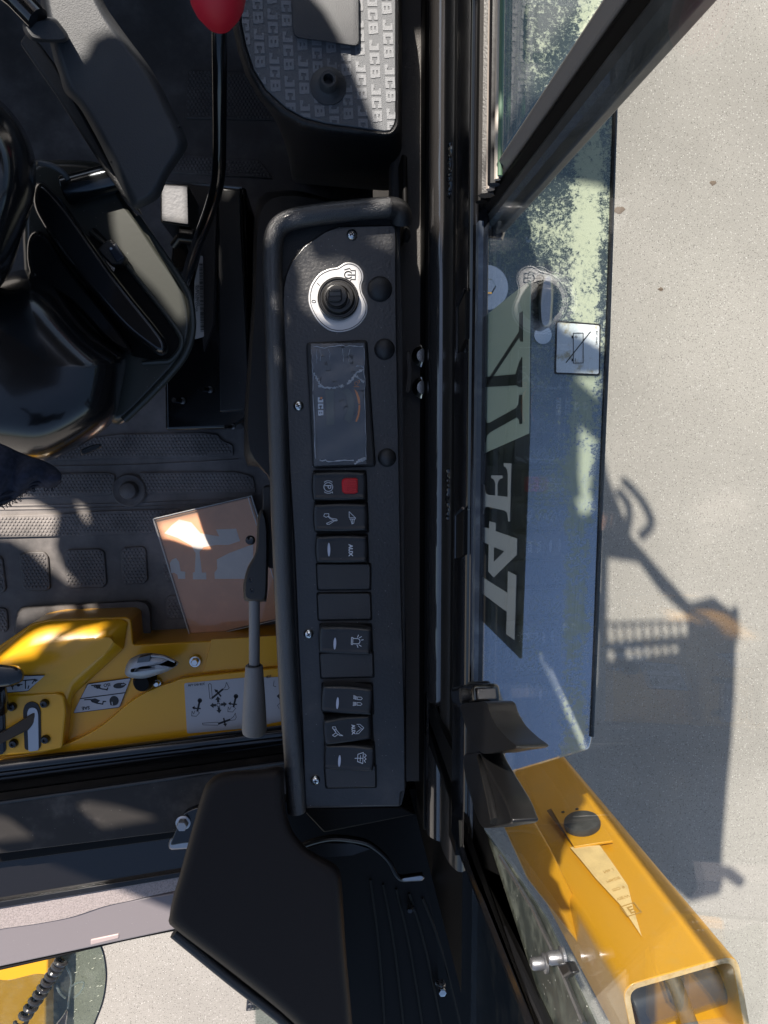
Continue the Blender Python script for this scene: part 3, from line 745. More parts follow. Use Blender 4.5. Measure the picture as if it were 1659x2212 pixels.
def screw(u, v, r=11, z=0):
    R = r*mpp(z); c = W(u, v, z)
    o = obj('screw', lathe(c, [(0,0),(R,0),(R,.0008),(R*.92,.0022),(R*.62,.0034),(R*.3,.0038),(0,.0038)], n=28), M['chrome'], CON)
    bm = bmesh.new(); a = random.random()
    for k in range(2):
        ang = a+k*math.pi/2; d = Vector((math.cos(ang),math.sin(ang),0)); n_ = Vector((-d.y,d.x,0))
        P = [c+Vector((0,0,.0039))+d*R*.48*s1+n_*R*.13*s2 for s1, s2 in ((-1,-.5),(0,-1),(1,-.5),(1,.5),(0,1),(-1,.5))]
        add_prism_w(bm, P, .0012)
    obj('screw_cross', bm, M['ink'], o)
for u, v in ((760.4,508),(645,877),(666.6,1368.7),(681,1684)): screw(u, v, 11.5 if v < 600 else 11)
for u, v, r in ((820.4,624.4,26),(830.5,754.5,22),(836,988.4,20)):
    R = r*mpp(0)
    obj('blanking_plug', lathe(W(u,v,0), [(0,0),(R,0),(R,.0015),(R*.93,.0035),(R*.75,.0058),(R*.5,.0074),(R*.25,.0082),(0,.0085)], n=40), mat('plug_black',(.030,.030,.032),.5,bump=(1400,.2)) if r == 26 else D.materials['plug_black'], CON)

# key switch
ky = obj('key_switch_plate', prism([(p[0],p[1]) for p in spline(G('c5',(640,480),(665,420),(720,350),(800,310),(870,297),(920,265),(970,258),(1030,280),(1070,330),(1078,390),(1062,440),(1067,500),(1095,560),(1112,620),(1100,690),(1050,760),(980,805),(890,825),(800,810),(720,750),(660,660),(632,570)),4,closed=True)], .0012, .0012), M['silverplate'], CON, bevel=.0004)
KS = mpp(0)*.2667
inner = spline(G('c5',(655,485),(678,428),(728,363),(804,324),(872,311),(924,280),(970,272),(1022,292),(1056,338),(1063,390),(1048,440),(1054,506),(1082,566),(1098,622),(1087,684),(1042,748),(976,791),(890,810),(806,796),(731,740),(674,654),(647,568)),4,closed=True)
bm = bmesh.new(); P = [W(p[0],p[1],.0013) for p in inner]
add_ribbon(bm, Matrix.Translation((0,0,.0013)), [(p.x,p.y) for p in P], 5*KS, h=.0002, closed=True)
fr = gframe(*G('c5',(955,360))[0], .0013, (0,1))
add_ribbon(bm, fr, [(26*KS*math.cos(a), 30*KS*math.sin(a)) for a in [math.radians(d) for d in range(125,416,12)]], 7*KS)
add_ribbon(bm, fr, [(0,-4*KS),(0,48*KS)], 8*KS)
add_ribbon(bm, fr, [(-38*KS,-30*KS),(-50*KS,10*KS),(-34*KS,22*KS),(-34*KS,55*KS),(34*KS,55*KS),(34*KS,22*KS),(50*KS,10*KS),(38*KS,-30*KS)], 6*KS)
add_ribbon(bm, gframe(*G('c5',(713,436))[0], .0013, (.7,.7)), [(-14*KS,0),(14*KS,0)], 5*KS)
fz = gframe(*G('c5',(675,575))[0], .0013, (0,1))
add_ribbon(bm, fz, [(10*KS*math.cos(k*.524),15*KS*math.sin(k*.524)) for k in range(12)], 4*KS, closed=True)
obj('key_marks', bm, M['ink'], ky)
kc = W(*G('c5',(872,562))[0], 0)
kb = obj('key_bezel', lathe(kc, [(0,0),(.0170,0),(.0170,.003),(.0168,.0075),(.0158,.0085),(.0150,.0085),(.0145,.0075),(.0135,.0075),(.013,.0105),(.0118,.0118),(.0095,.0120),(.009,.009),(0,.009)], n=56), mat('key_black',(.022,.021,.020),.26,bump=(900,.05)), CON)
kc2 = W(*G('c5',(858,545))[0], .010)
obj('key_barrel', lathe(kc2, [(0,0),(.0092,0),(.0092,.0065),(.0080,.0085),(0,.0088)], n=40), D.materials['key_black'], kb)
obj('key_slot_plate', prism(rnd(G('c5',(795,470),(900,470),(905,560),(890,575),(815,575),(790,560)),4), .0225, .008), D.materials['key_black'], kb, bevel=.001)
obj('key_slot', prism(G('c5',(800,497),(893,494),(895,529),(802,533)), .0228, .0006), mat('slot_grey',(.09,.088,.086),.4), kb)
bm = bmesh.new(); add_ribbon(bm, Matrix.Translation((0,0,.0229)), [tuple(W(p[0],p[1],.0229).xy) for p in G('c5',(800,497),(893,494),(895,529),(802,533))], .0006, h=.0002, closed=True)
obj('slot_outline', bm, M['ink'], kb)

# gauge cluster in its clear film
gz = .008
gh = obj('gauge_housing', prism(rnd(G('c5',(612,905),(1112,882),(1182,1915),(668,1932)), 10), gz, .008), M['plastic'], CON, bevel=.003, segs=4)
gs = obj('gauge_screen', prism(rnd(G('c5',(660,960),(1078,940),(1108,1868),(715,1872)), 9), gz+.0005, .001), M['screen'], gh)
bm = bmesh.new(); add_prism(bm, G('c5',(768,1290),(838,1288),(842,1573),(778,1577)), gz+.0008, .0003)
outer = G('c5',(955,1275),(985,1310),(1004,1370),(1008,1430),(1000,1490),(968,1562)); innr = G('c5',(918,1528),(940,1480),(948,1420),(940,1370),(925,1325),(895,1305))
add_prism(bm, outer+innr, gz+.0008, .0003)
obj('lcd_bars', bm, M['lcd'], gs)
bm = bmesh.new()
for pts in (G('c5',(768,1290),(838,1288),(842,1573),(778,1577)), outer+innr):
    add_ribbon(bm, Matrix.Translation((0,0,gz+.0009)), [tuple(W(p[0],p[1],gz+.0009).xy) for p in pts], .0005, h=.0001, closed=True)
obj('lcd_outline', bm, M['ink'], gs)
bm = bmesh.new()
add_prism(bm, G('c5',(1003,1282),(1030,1310),(1048,1360),(1051,1405),(1037,1405),(1025,1350)), gz+.0008, .0003)
add_prism(bm, G('c5',(1038,1412),(1052,1412),(1050,1460),(1042,1505),(1025,1552),(1012,1546),(1030,1490),(1036,1450)), gz+.0008, .0003)
f2 = gframe(*G('c5',(1020,1240))[0], gz+.0008, (0,1)); k = KS
add_ribbon(bm, f2, [(14*k*math.cos(a),14*k*math.sin(a)-0*k) for a in [i*.6 for i in range(11)]], 5*k)
add_ribbon(bm, f2, [(25*k,-20*k),(25*k,22*k)], 5*k); add_ribbon(bm, f2, [(-24*k,14*k),(-24*k,24*k),(-8*k,24*k)], 5*k)
add_flat(bm, gframe(*G('c5',(736,1358))[0], gz+.0008, (0,1)), [(-8*k,-8*k),(8*k,-8*k),(8*k,8*k),(-8*k,8*k)])
tag(obj('orange_marks', bm, M['orange'], gs), kind='stuff')
bm = bmesh.new(); add_block(bm, gframe(*G('c5',(708,1352))[0], gz+.0008, (.02,1)), 'JCB', 41*k, gap=.12, wide=1.35)
obj('logo', bm, M['print'], gs)
# film: slightly crumpled clear sheet with creases
fc = G('c5',(652,918),(1083,914),(1101,1892),(680,1906)); nu, nvv = 18, 36
bm = bmesh.new(); vs = []
for j in range(nvv+1):
    row = []
    for i in range(nu+1):
        a, b = i/nu, j/nvv
        p = (Vector(fc[0]).lerp(Vector(fc[1]),a)).lerp(Vector(fc[3]).lerp(Vector(fc[2]),a), b)
        w_ = W(p.x, p.y, gz+.0016); h = .0005*math.sin(a*9+b*5)*math.sin(b*17-a*4) + .0004*random.random()*(1 if .02 < b < .35 else .35)
        row.append(bm.verts.new(w_+Vector((0,0,h+.0006))))
    vs.append(row)
for j in range(nvv):
    for i in range(nu): bm.faces.new((vs[j][i],vs[j][i+1],vs[j+1][i+1],vs[j+1][i]))
film = obj('clear_film', bm, M['film'], gh)
crease = mat('film_crease', (.40,.42,.45), .3, spec=.8)
def add_crease(bm, pts, w0):
    P = []
    for (a, b) in zip(pts, pts[1:]):
        nseg = 5
        for s in range(nseg): P.append((a[0]+(b[0]-a[0])*s/nseg+random.uniform(-7,7), a[1]+(b[1]-a[1])*s/nseg+random.uniform(-6,6)))
    P.append(pts[-1])
    Wp = [W(*G('c5', p)[0], gz+.0022+random.random()*.0006) for p in P]
    add_tube(bm, Wp, [w0*random.uniform(.3,1.3) for _ in Wp], n=5, squash=(.35,1))
bm = bmesh.new()
add_crease(bm, [(708,1258),(760,1268),(830,1280),(885,1262),(922,1256)], .0010)
add_crease(bm, [(950,1245),(985,1205),(1030,1150),(1075,1125)], .0013)
add_crease(bm, [(1000,1170),(1045,1200),(1080,1235)], .0009)
add_crease(bm, [(675,1155),(700,1205),(735,1250)], .0009)
add_crease(bm, [(1010,1890),(1050,1862),(1100,1845)], .0013)
add_crease(bm, [(716,1860),(800,1868),(1000,1862)], .0005); add_crease(bm, [(1020,1100),(1050,1095),(1080,1110)], .0006)
add_crease(bm, [(668,940),(760,950),(900,935),(1075,938)], .0004); add_crease(bm, [(660,965),(662,1100),(668,1300)], .0002)
add_crease(bm, [(1078,950),(1084,1150),(1092,1400),(1100,1860)], .00025); add_crease(bm, [(668,1335),(690,1850)], .0003)
for x in (700,735,800,905,960): add_crease(bm, [(x+random.uniform(-10,10), 960), (x+random.uniform(-20,20), 1010+random.random()*90)], .00022)
tag(obj('film_creases', bm, crease, film), kind='stuff')

# rocker switches and blanking plates
def rocker(u0, v0, u1, v1, tilt, skew=0):
    """barrel-shaped rocker, long side across; tilt raises the right end"""
    c = W((u0+u1)/2, (v0+v1)/2, .0085); s = mpp(.0125); hw, hy = (u1-u0)/2*s, (v1-v0)/2*s
    nx, ny = 28, 18; bm = bmesh.new(); top = []
    for j in range(ny+1):
        row = []
        for i in range(nx+1):
            a, b = -1+2*i/nx, -1+2*j/ny
            x = hw*a*(1-.05*b*b); y = hy*b*(1-.08*a*a)
            h = .0045 + tilt*a + .0012*a*a
            e = max(abs(a)**14, abs(b)**14); h -= .0024*e
            lim = .80-.10*a*a
            if abs(b) < lim: h -= .0007*min(1, (lim-abs(b))/.06)
            row.append(bm.verts.new((x, y, h)))
        top.append(row)
    for j in range(ny):
        for i in range(nx): bm.faces.new((top[j][i],top[j][i+1],top[j+1][i+1],top[j+1][i]))
    ring = [top[0][i] for i in range(nx+1)]+[top[j][nx] for j in range(1,ny+1)]+[top[ny][i] for i in range(nx-1,-1,-1)]+[top[j][0] for j in range(ny-1,0,-1)]
    low = [bm.verts.new((v.co.x*.97, v.co.y*.95, -.008)) for v in ring]
    for k in range(len(ring)): bm.faces.new((ring[k], ring[(k+1)%len(ring)], low[(k+1)%len(ring)], low[k]))
    bmesh.ops.rotate(bm, verts=bm.verts, cent=(0,0,0), matrix=Matrix.Rotation(skew, 3, 'Z'))
    bmesh.ops.translate(bm, verts=bm.verts, vec=c)
    o = obj('rocker_switch', bm, M['switch'], CON, origin=c, sharp=1.2)
    # frame for the print: local x runs down the picture, y to the right, on the tilted face
    yv = Vector((hw, 0, tilt)).normalized(); xv = Vector((0,-1,0)); yv = Matrix.Rotation(skew,3,'Z') @ yv; xv = Matrix.Rotation(skew,3,'Z') @ xv
    def at(u, v):
        a = ((u-(u0+u1)/2)*s)/hw
        p = c + Vector((a*hw, -(v-(v0+v1)/2)*s, .0041+tilt*a+.0012*a*a))
        return frame(p, xv, yv), s
    # dark recess round the rocker
    rp = rnd([(u0+3,v0-2),(u1-1,v0-2),(u1+2,v1+2),(u0+6,v1+2)], 4)
    obj('switch_recess', prism(rp, .0008, .001), M['void'], o)
    return o, at
def lens(o, at, u, v, h=13.5):
    fr, s = at(u, v); bm = bmesh.new()
    add_flat(bm, fr, [(h*s*math.cos(a), 3.0*s*math.sin(a)) for a in [k*math.pi/12 for k in range(24)]], h=.0006)
    obj('indicator_lens', bm, mat('lens_white',(.55,.57,.66),.25) if 'lens_white' not in D.materials else D.materials['lens_white'], o)
def icon(o, at, u, v, strokes, w=1.1, texts=()):
    fr, s = at(u, v); bm = bmesh.new()
    for st in strokes:
        cl = st[0] == 'c'; pts = st[1:] if cl else st
        add_ribbon(bm, fr, [(x*s, y*s) for x, y in pts], w*s, closed=cl)
    for (tx, x, y, sz, b) in texts: add_text(bm, fr @ Matrix.Translation((x*s,y*s,0)), tx, sz*s, bold=b)
    obj('switch_symbol', bm, M['print'], o)
def arc(cx, cy, r, a0, a1, n=14): return [(cx+r*math.cos(math.radians(a0+(a1-a0)*k/n)), cy+r*math.sin(math.radians(a0+(a1-a0)*k/n))) for k in range(n+1)]
# parking brake
o, at = rocker(673,1017.6,793,1081.7, .0004)
icon(o, at, 709, 1051, [arc(0,0,9.5,0,360,24), arc(0,0,13.5,-38,38), arc(0,0,13.5,142,218), [(13.5*.79,13.5*.61),(14.5*.9,14.5*.62)], [(-3,-6),(-3,6.5)], [(-3,5.5),(1,5.5),(3.4,3.4),(3.4,1.6),(1,-.4),(-3,-.4)]], 1.7)
o['label'] = 'parking brake rocker with red lock tab'
rp = rnd(G('a2',(793,185),(815,160),(935,157),(943,180),(943,290),(925,306),(820,306),(797,285)), 3)
bm = pillow(rp, .0122, [(0,-.004),(0,.001),(1.2,.0024),(3,.0030)], n=48)
rd = obj('lock_tab', bm, M['red'], o)
bm = bmesh.new()
for k in range(7):
    v = G('a2',(0,175+k*19))[0][1]; add_tube(bm, [W(749,v,.0152), W(773,v,.0152)], .0005, n=6)
obj('tab_rib', bm, M['red'], rd)
# bucket and arm
o, at = rocker(675.5,1085,796,1149, .0008)
icon(o, at, 713, 1120, [['c',(-12,-11),(-9,-15),(-2,-15),(1,-10),(-3,-5),(-7,-4),(-11,-5)][0:1]+[(-12,-3),(-12,-12),(-7,-14),(-4,-9),(-7,-3)], [(-7,-4),(-2,2),(0,14),(3,15),(4,12),(-1,0),(-6,-5)], [(2,12),(11,-2),(11,-7),(9,-8),(2,8)]], 1.2)
icon(o, at, 760, 1117, [['c',(-13,-6),(1,8),(0,-6)], [(1,8),(4,6),(3,-5)], [(4,5),(12,4),(14,0),(3,-3)], [(4,1),(12,1)]], 1.2)
o['label'] = 'rocker with digger arm and bucket symbols'
# aux
o, at = rocker(680,1154,796,1216, .0010)
lens(o, at, 710, 1185, 15); icon(o, at, 757, 1187, [], 1, [('AUX',0,0,12.5,.03)])
o['label'] = 'rocker marked AUX beside the blank plates'
# beacon
o, at = rocker(686.5,1349,805,1413.5, .0018, skew=-.05)
lens(o, at, 722.5, 1387); icon(o, at, 769, 1382, [['c',(-8,-10),(-8,-7),(8,-7),(8,-10)], [(-6,-7),(-6,4),(-4,8),(0,9),(4,8),(6,4),(6,-7)], [(-8,7),(-11,12)],[(8,7),(11,12)],[(-9,3),(-14,5)],[(9,3),(14,5)],[(-3,12),(-4,16)]], 1.4)
o['label'] = 'rocker with flashing beacon symbol'
# work lights
o, at = rocker(691,1476.5,807,1542, .0020, skew=-.07)
lens(o, at, 728, 1515); icon(o, at, 775, 1511, [['c']+[(-10,-3),(-10,5),(-7,8),(-4,5),(-4,-3)], ['c',(3,-3),(3,5),(6,8),(9,5),(9,-3)]]+[[(-10+x*2,-5),(-13+x*2.4,-12)] for x in range(4)]+[[(3+x*2,-5),(3+x*2.6,-12)] for x in range(4)], 1.0)
o['label'] = 'rocker with twin work light symbol'
# auxiliary arm
o, at = rocker(696,1542,806,1603.7, -.0022, skew=.04)
icon(o, at, 725, 1573, [[(-11,-8),(-11,-2),(-5,0),(-3,-4),(-8,-8),(-11,-8)], [(-5,-1),(8,8),(12,14),(11,8),(5,0),(-4,-5)], [(8,3),(12,-4),(8,-9),(4,-2)], [(-6,-5),(2,-1)]], 1.1)
icon(o, at, 769, 1571, [[(-10,3),(-9,10),(0,18),(4,15),(-6,6)], [(2,16),(12,6),(12,1),(8,2),(3,10)]], 1.1, [('AUX',1,-6,11,.03)])
o['label'] = 'tilted rocker marked AUX with arm symbols'
# wiper
o, at = rocker(696.5,1602.5,811,1664, .0020, skew=-.06)
lens(o, at, 732, 1639); icon(o, at, 779, 1632, [['c',(-13,6),(13,6),(9,-6),(-8,-6)], [(2,-12),(1,-6),(1,5)], [(-10,9),(-6,13),(-2,9),(2,13),(6,9),(10,12)], [(-5,0),(8,0)]], 1.3)
o['label'] = 'rocker with windscreen wiper symbol'
for q in (((684,1218),(800,1218),(800,1273),(687,1274)), ((685.5,1282),(800,1281),(802,1338),(688.5,1339.5)), ((691,1411),(805,1407),(807,1462),(694,1465)), ((701,1654),(811,1652),(812,1700),(705,1702))):
    obj('plate_recess', prism(rnd([(p[0]+(-2.5 if k in (0,3) else 2.5), p[1]+(-2 if k < 2 else 2)) for k, p in enumerate(q)], 4), .0007, .001), M['void'], CON)
    obj('blanking_plate', pillow(rnd(list(q), 4), .0, [(0,0),(0,.0035),(.8,.0048),(2.2,.0053)], n=72), M['blank'], CON, sharp=1.2)

# ---------------- storage box with lettered rubber mat
t = thing('storage_box', 'black moulded storage box with grey lettered mat behind the console', 'storage box', W(740, 100, -.47))
BOX = t
matp = G('c2',(228,-260),(235,0),(240,150),(270,300),(320,450),(400,580),(520,690),(640,758),(780,795),(1000,825),(1165,850),(1200,845),(1222,820),(1237,770),(1236,-260))
rim = G('c2',(150,-260),(165,0),(180,180),(215,340),(265,490),(350,640),(480,770),(620,850),(780,880),(1000,905),(1180,915),(1255,895),(1274,860),(1276,-260))
low = G('c2',(420,-260),(440,0),(460,180),(470,340),(480,490),(500,640),(530,870),(555,1100),(570,1185),(610,1190),(1150,1235),(1255,1232),(1280,1200),(1280,-260))
def secs(a, za): return [W(p[0],p[1],za) for p in a]
def mixp(a, b, f): 
    ra = resample([(p[0],p[1],0) for p in a], 120); rb = resample([(p[0],p[1],0) for p in b], 120)
    return [(x.x*(1-f)+y.x*f, x.y*(1-f)+y.y*f) for x, y in zip(ra, rb)]
def open_resample(a, n):
    P = [Vector((p[0],p[1],0)) for p in spline([(p[0],p[1]) for p in a], 4)] if False else [Vector((p[0],p[1],0)) for p in a]
    d = [0]
    for x, y in zip(P, P[1:]): d.append(d[-1]+(y-x).length)
    out = []; j = 0
    for k in range(n):
        s = d[-1]*k/(n-1)
        while j < len(d)-2 and d[j+1] < s: j += 1
        out.append(P[j].lerp(P[j+1], (s-d[j])/max(1e-9,d[j+1]-d[j])))
    return [(p.x,p.y) for p in out]
n = 90; am, ar, al = open_resample(matp, n), open_resample(rim, n), open_resample(low, n)
def mx(a, b, f): return [(p[0]*(1-f)+q[0]*f, p[1]*(1-f)+q[1]*f) for p, q in zip(a, b)]
BZ = .006
sec = [secs(al,-.45), secs(al,-.17), secs(mx(al,ar,.10),-.12), secs(mx(al,ar,.35),-.085), secs(mx(al,ar,.6),-.055), secs(mx(al,ar,.85),-.028), secs(ar,-.012), secs(mx(ar,am,.15),-.003), secs(mx(ar,am,.4),BZ-.002), secs(mx(ar,am,.7),BZ), secs(mx(ar,am,.9),BZ-.001), secs(mx(ar,am,1.05),BZ-.005)]
bm = bmesh.new(); rings = [[bm.verts.new(p) for p in s_] for s_ in sec]
for a, b in zip(rings, rings[1:]):
    for k in range(n): bm.faces.new((a[k], a[(k+1)%n], b[(k+1)%n], b[k]))
bm.faces.new(rings[-1])
obj('box_body', bm, mat('grained_box_moulding',(.016,.016,.017),.42,bump=(1000,.7)), t, sharp=1.2)
mp = obj('lettered_mat', prism(matp, BZ, .004), mat('grey_rubber_mat',(.125,.13,.138),.55,bump=(1500,.5),speck=[(600,.16,(.24,.24,.24),.3)]), t, bevel=.0008, segs=2)
bm = bmesh.new(); s = mpp(BZ)/3
import itertools
fr0 = gframe(442, 0, BZ+.0001, (.045,1))
def jcb_at(x, y):
    u, v = G('c2',(x,y))[0]
    fr = gframe(u, v, BZ+.0001, (.045,1))
    add_block(bm, fr, 'JCB', 60*s, gap=.13, wide=1.42)
for col in range(11):
    x0 = 215+col*93
    for row in range(-1, 5):
        y0 = -250+row*288 + (col % 2)*140 + col*9
        jcb_at(x0 + y0*.045, y0)
# trim the lettering to the mat outline
from mathutils import geometry as mg
inn = inset_px([(p[0],p[1]) for p in matp], 1.0)
for i in range(len(inn)):
    a, b = W(*inn[i], BZ), W(*inn[(i+1)%len(inn)], BZ); d = b-a
    if d.length < 1e-6: continue
    nrm = Vector((d.y,-d.x,0)).normalized(); cen = W(700,60,BZ)
    if (cen-a).dot(nrm) > 0: nrm = -nrm
    bmesh.ops.bisect_plane(bm, geom=bm.verts[:]+bm.edges[:]+bm.faces[:], plane_co=a, plane_no=nrm, clear_outer=True)
obj('mat_lettering', bm, mat('pale_mat_print',(.225,.23,.24),.55,bump=(1500,.5),speck=[(600,.16,(.34,.34,.34),.3)]), mp)
obj('mat_pad', pillow(rnd(G('c2',(560,-40),(1000,-40),(1000,75),(1002,285),(985,300),(600,245),(575,225),(565,130)), 7), BZ, [(0,0),(0,.004),(1.5,.0058),(4,.006)], n=64), mat('pad_rubber',(.05,.052,.056),.5,bump=(1500,.3)), mp)
c = W(*G('c2',(800,560))[0], BZ)
obj('grommet', lathe(c, [(0,0),(.0142,0),(.0142,.0012),(.0100,.0022),(.0075,.0045),(.0066,.011),(.0058,.0122),(.0040,.0122),(.0036,.010),(.0034,.004),(0,.004)], n=36), mat('grommet_rubber',(.045,.047,.05),.5), mp)

# ---------------- red knob lever
t = thing('blade_lever', 'red-knobbed black rod lever rising beside the lettered storage box', 'lever', W(400,610,-.34))
rod = [(474,-60,.05),(474,120,.02),(474,300,-.03),(471,385,-.06),(455,450,-.10),(425,530,-.17),(402,602,-.24),(396,620,-.30)]
obj('rod', gtube(rod, .0058, n=16), M['gloss'], t)
kn = [(469,-110,.105,.0175),(469,-60,.10,.0185),(469,-18,.092,.0187),(470,7,.085,.0176),(471,26,.08,.0150),(472,38,.076,.011),(472,44,.072,.005)]
obj('knob', tube([W(*p[:3]) for p in kn], [p[3] for p in kn], n=36), M['redknob'], t)
obj('rod_boot', lathe(W(398,615,-.34), [(0,0),(.022,0),(.018,.012),(.010,.03),(0,.03)], n=24), M['plastic'], t)
# ---------------- black steel box under the lever, with serial label
t = thing('seat_base_box', 'black steel box with barcode label on the floor beside the console', 'equipment box', W(450, 650, FZ))
obj('box_shell', prism([(395,392),(532,404),(546,882),(540,900),(500,925),(357,930),(354,720),(372,520)], -.335, .125), M['gloss'], t, bevel=.004)
obj('side_step', prism([(470,405),(522,410),(545,884),(474,890)], -.318, .02), M['satin'], t, bevel=.002)
obj('shelf_plate', prism([(352,394),(470,402),(462,700),(440,760),(425,600),(400,520)], -.328, .006), mat('brown_black_steel',(.035,.029,.026),.35,bump=(200,.05)), t, bevel=.001)
obj('edge_rail', gtube([(350,394,-.30),(420,397,-.30),(522,406,-.30)], .0016, smooth=3, n=6), M['steel'], t)
obj('edge_rail', gtube([(520,408,-.30),(521,470,-.30),(541,884,-.30)], .0018, smooth=3, n=6), M['gloss'], t)
lb = obj('barcode_label', prism(rnd(G('c4',(1262,330),(1302,165),(1317,170),(1323,690),(1260,708)), 2.5), -.3155, .0008), M['paper'], t)
lb.location.z += .002
bm = bmesh.new(); s = mpp(-.315)
fr = gframe(*G('c4',(1304,215))[0], -.3134, (.02,1))
x = 0.0
while x < 138:
    w = random.choice((.6,.6,1.1,1.7)); add_flat(bm, fr, [(x*s,-3.6*s),((x+w)*s,-3.6*s),((x+w)*s,3.6*s),(x*s,3.6*s)]); x += w+random.choice((.6,.9,1.4))
fr2 = gframe(*G('c4',(1284,355))[0], -.3134, (.02,1))
add_text(bm, fr2, 'JBL4071460/02', 7*s, align='LEFT')
add_text(bm, gframe(*G('c4',(1272,360))[0], -.3134, (.02,1)), 'ASSY BODY COVER', 6*s, align='LEFT')
obj('barcode_print', bm, M['ink'], lb)
for u, v, r in ((447,842,9),(388,866,9),(497,922,7)):
    o = obj('stud_bolt', tube([W(u+6,v,-.33), W(u+6,v,-.33)+Vector((-.006,0,.022))], r*.6*mpp(-.33), n=14), M['gloss'], t)
    obj('bolt_ring', tube([W(u+8,v,-.329), W(u+8,v,-.329)+Vector((-.001,0,.002))], r*.75*mpp(-.33), n=14), M['steel'], o)
sb = thing('switch_bracket', 'small grey-topped square bracket with bolt behind the rod lever', 'bracket', W(380,445,-.34))
obj('bracket_body', prism(rnd([(346,396),(407,400),(410,490),(347,480)], 3), -.26, .07), M['satin'], sb, bevel=.0015)
obj('bracket_top', prism(rnd([(350,400),(404,403),(406,484),(350,476)], 3), -.2575, .002), mat('grey_dusty_steel',(.16,.16,.17),.5,bump=(300,.3),dust=(60,.4,.7,(.3,.29,.28),.5)), sb)
obj('bolt', tube([W(388,508,-.27), W(420,512,-.27)], .0085, n=16), M['satin'], sb, bevel=.001)
obj('bolt_thread', tube([W(376,530,-.28), W(390,512,-.27)], .005, n=12), M['satin'], sb)

# ---------------- yellow pedal cover
YZ = -.395
t = thing('pedal_cover', 'yellow steel pedal and valve cover with control decals at the front of the floor', 'floor cover', W(300,1480,FZ))
YC = t
out = [(-40,1425),(0,1394),(70,1346),(110,1338),(272,1333),(283,1340),(288,1393),(440,1385),(640,1375),(640,1620),(403,1640),(128,1690),(-40,1715)]
obj('base_plate', prism(rnd(out, 5), YZ, .075), M['yellow'], t, bevel=.004)
# sloping hump on the left
hump_lo = [(-40,1440),(0,1400),(70,1350),(112,1342),(262,1338),(275,1346),(266,1402),(248,1420),(160,1500),(148,1545),(-40,1560)]
hump_hi = [(-40,1458),(0,1432),(60,1400),(120,1390),(232,1376),(246,1384),(226,1412),(190,1440),(128,1488),(110,1500),(-40,1508)]
a = open_resample(hump_lo+[hump_lo[0]], 81)[:-1]; b = open_resample(hump_hi+[hump_hi[0]], 81)[:-1]
bm = bmesh.new()
rings = [[bm.verts.new(W(p[0],p[1],z)) for p in mx(a,b,f)] for f, z in ((0,YZ-.001),(0,YZ+.003),(.2,YZ+.009),(.6,YZ+.017),(.9,YZ+.021),(1,YZ+.022))]
for x, y in zip(rings, rings[1:]):
    for k in range(80): bm.faces.new((x[k],x[(k+1)%80],y[(k+1)%80],y[k]))
bm.faces.new(rings[-1])
obj('hump', bm, M['yellow'], t, sharp=.5)
# curved front panel
fp = G('a5',(-60,760),(-20,700),(240,655),(420,600),(560,530),(650,465),(740,385),(820,330),(920,280),(1010,250),(1130,217),(1640,165),(1700,160),(1700,560),(1100,610),(350,720))
obj('front_panel', prism(spline([(p[0],p[1]) for p in fp[:12]],4)[:-1]+[(p[0],p[1]) for p in fp[11:]], YZ+.010, .03), M['yellow'], t, bevel=.004, segs=4)
# seam of the right-hand plate
sp_ = G('a5',(1245,-4),(1700,-30),(1700,150),(1320,178),(1197,192))
obj('seam_plate', prism(sp_, YZ+.0035, .004), M['yellow'], t, bevel=.001)
# lever plate and slots
lp = obj('lever_plate', prism(rnd(G('a5',(-60,330),(340,312),(375,330),(388,420),(365,640),(235,665),(-60,690)), 6), YZ+.024, .03), M['yellow'], t, bevel=.003)
for P in (G('a5',(135,415),(150,375),(185,362),(222,375),(238,415),(240,640),(145,650)), G('a5',(-60,410),(10,395),(28,430),(35,660),(-60,675))):
    s_ = obj('lever_slot', prism(rnd(P, 8), YZ+.0255, .003), M['ink'], lp)
    obj('slot_bottom', prism(rnd(inset_px([(q[0]+2,q[1]+6) for q in P], 7), 5), YZ+.0265, .003), M['steel'] if P[0][0] > 20 else M['gloss'], s_)
for u, v in G('a5',(75,390),(265,371),(83,606),(271,582)):
    R = 9.5*mpp(YZ+.03); o = obj('socket_bolt', lathe(W(u,v,YZ+.024), [(0,0),(R,0),(R,.003),(R*.75,.006),(R*.4,.0064),(R*.36,.004),(0,.004)], n=24), M['gloss'], lp)
# pedal lever with black pad
pv = thing('travel_pedal', 'black pedal pad on a brown-black lever at the left edge of the yellow cover', 'pedal', W(0,1570,YZ))
obj('pedal_arm', prism_w([W(*p) for p in ((-40,1608,-.35),(8,1582,-.35),(64,1545,-.365),(80,1535,-.37),(86,1548,-.372),(60,1578,-.365),(0,1608,-.35),(-40,1632,-.35))], .012), mat('oiled_steel',(.05,.03,.012),.35), pv, bevel=.002)
obj('pedal_pad', pillow(rnd([(-60,1440),(0,1435),(42,1438),(54,1455),(50,1472),(20,1484),(-60,1490)], 9), -.315, [(2,-.012),(0,-.006),(0,.0),(3,.006),(9,.008)], n=48), M['boot'], pv)
obj('pedal_stem', tube([W(-8,1480,-.32), W(-2,1530,-.36)], .012, n=14), M['gloss'], pv)
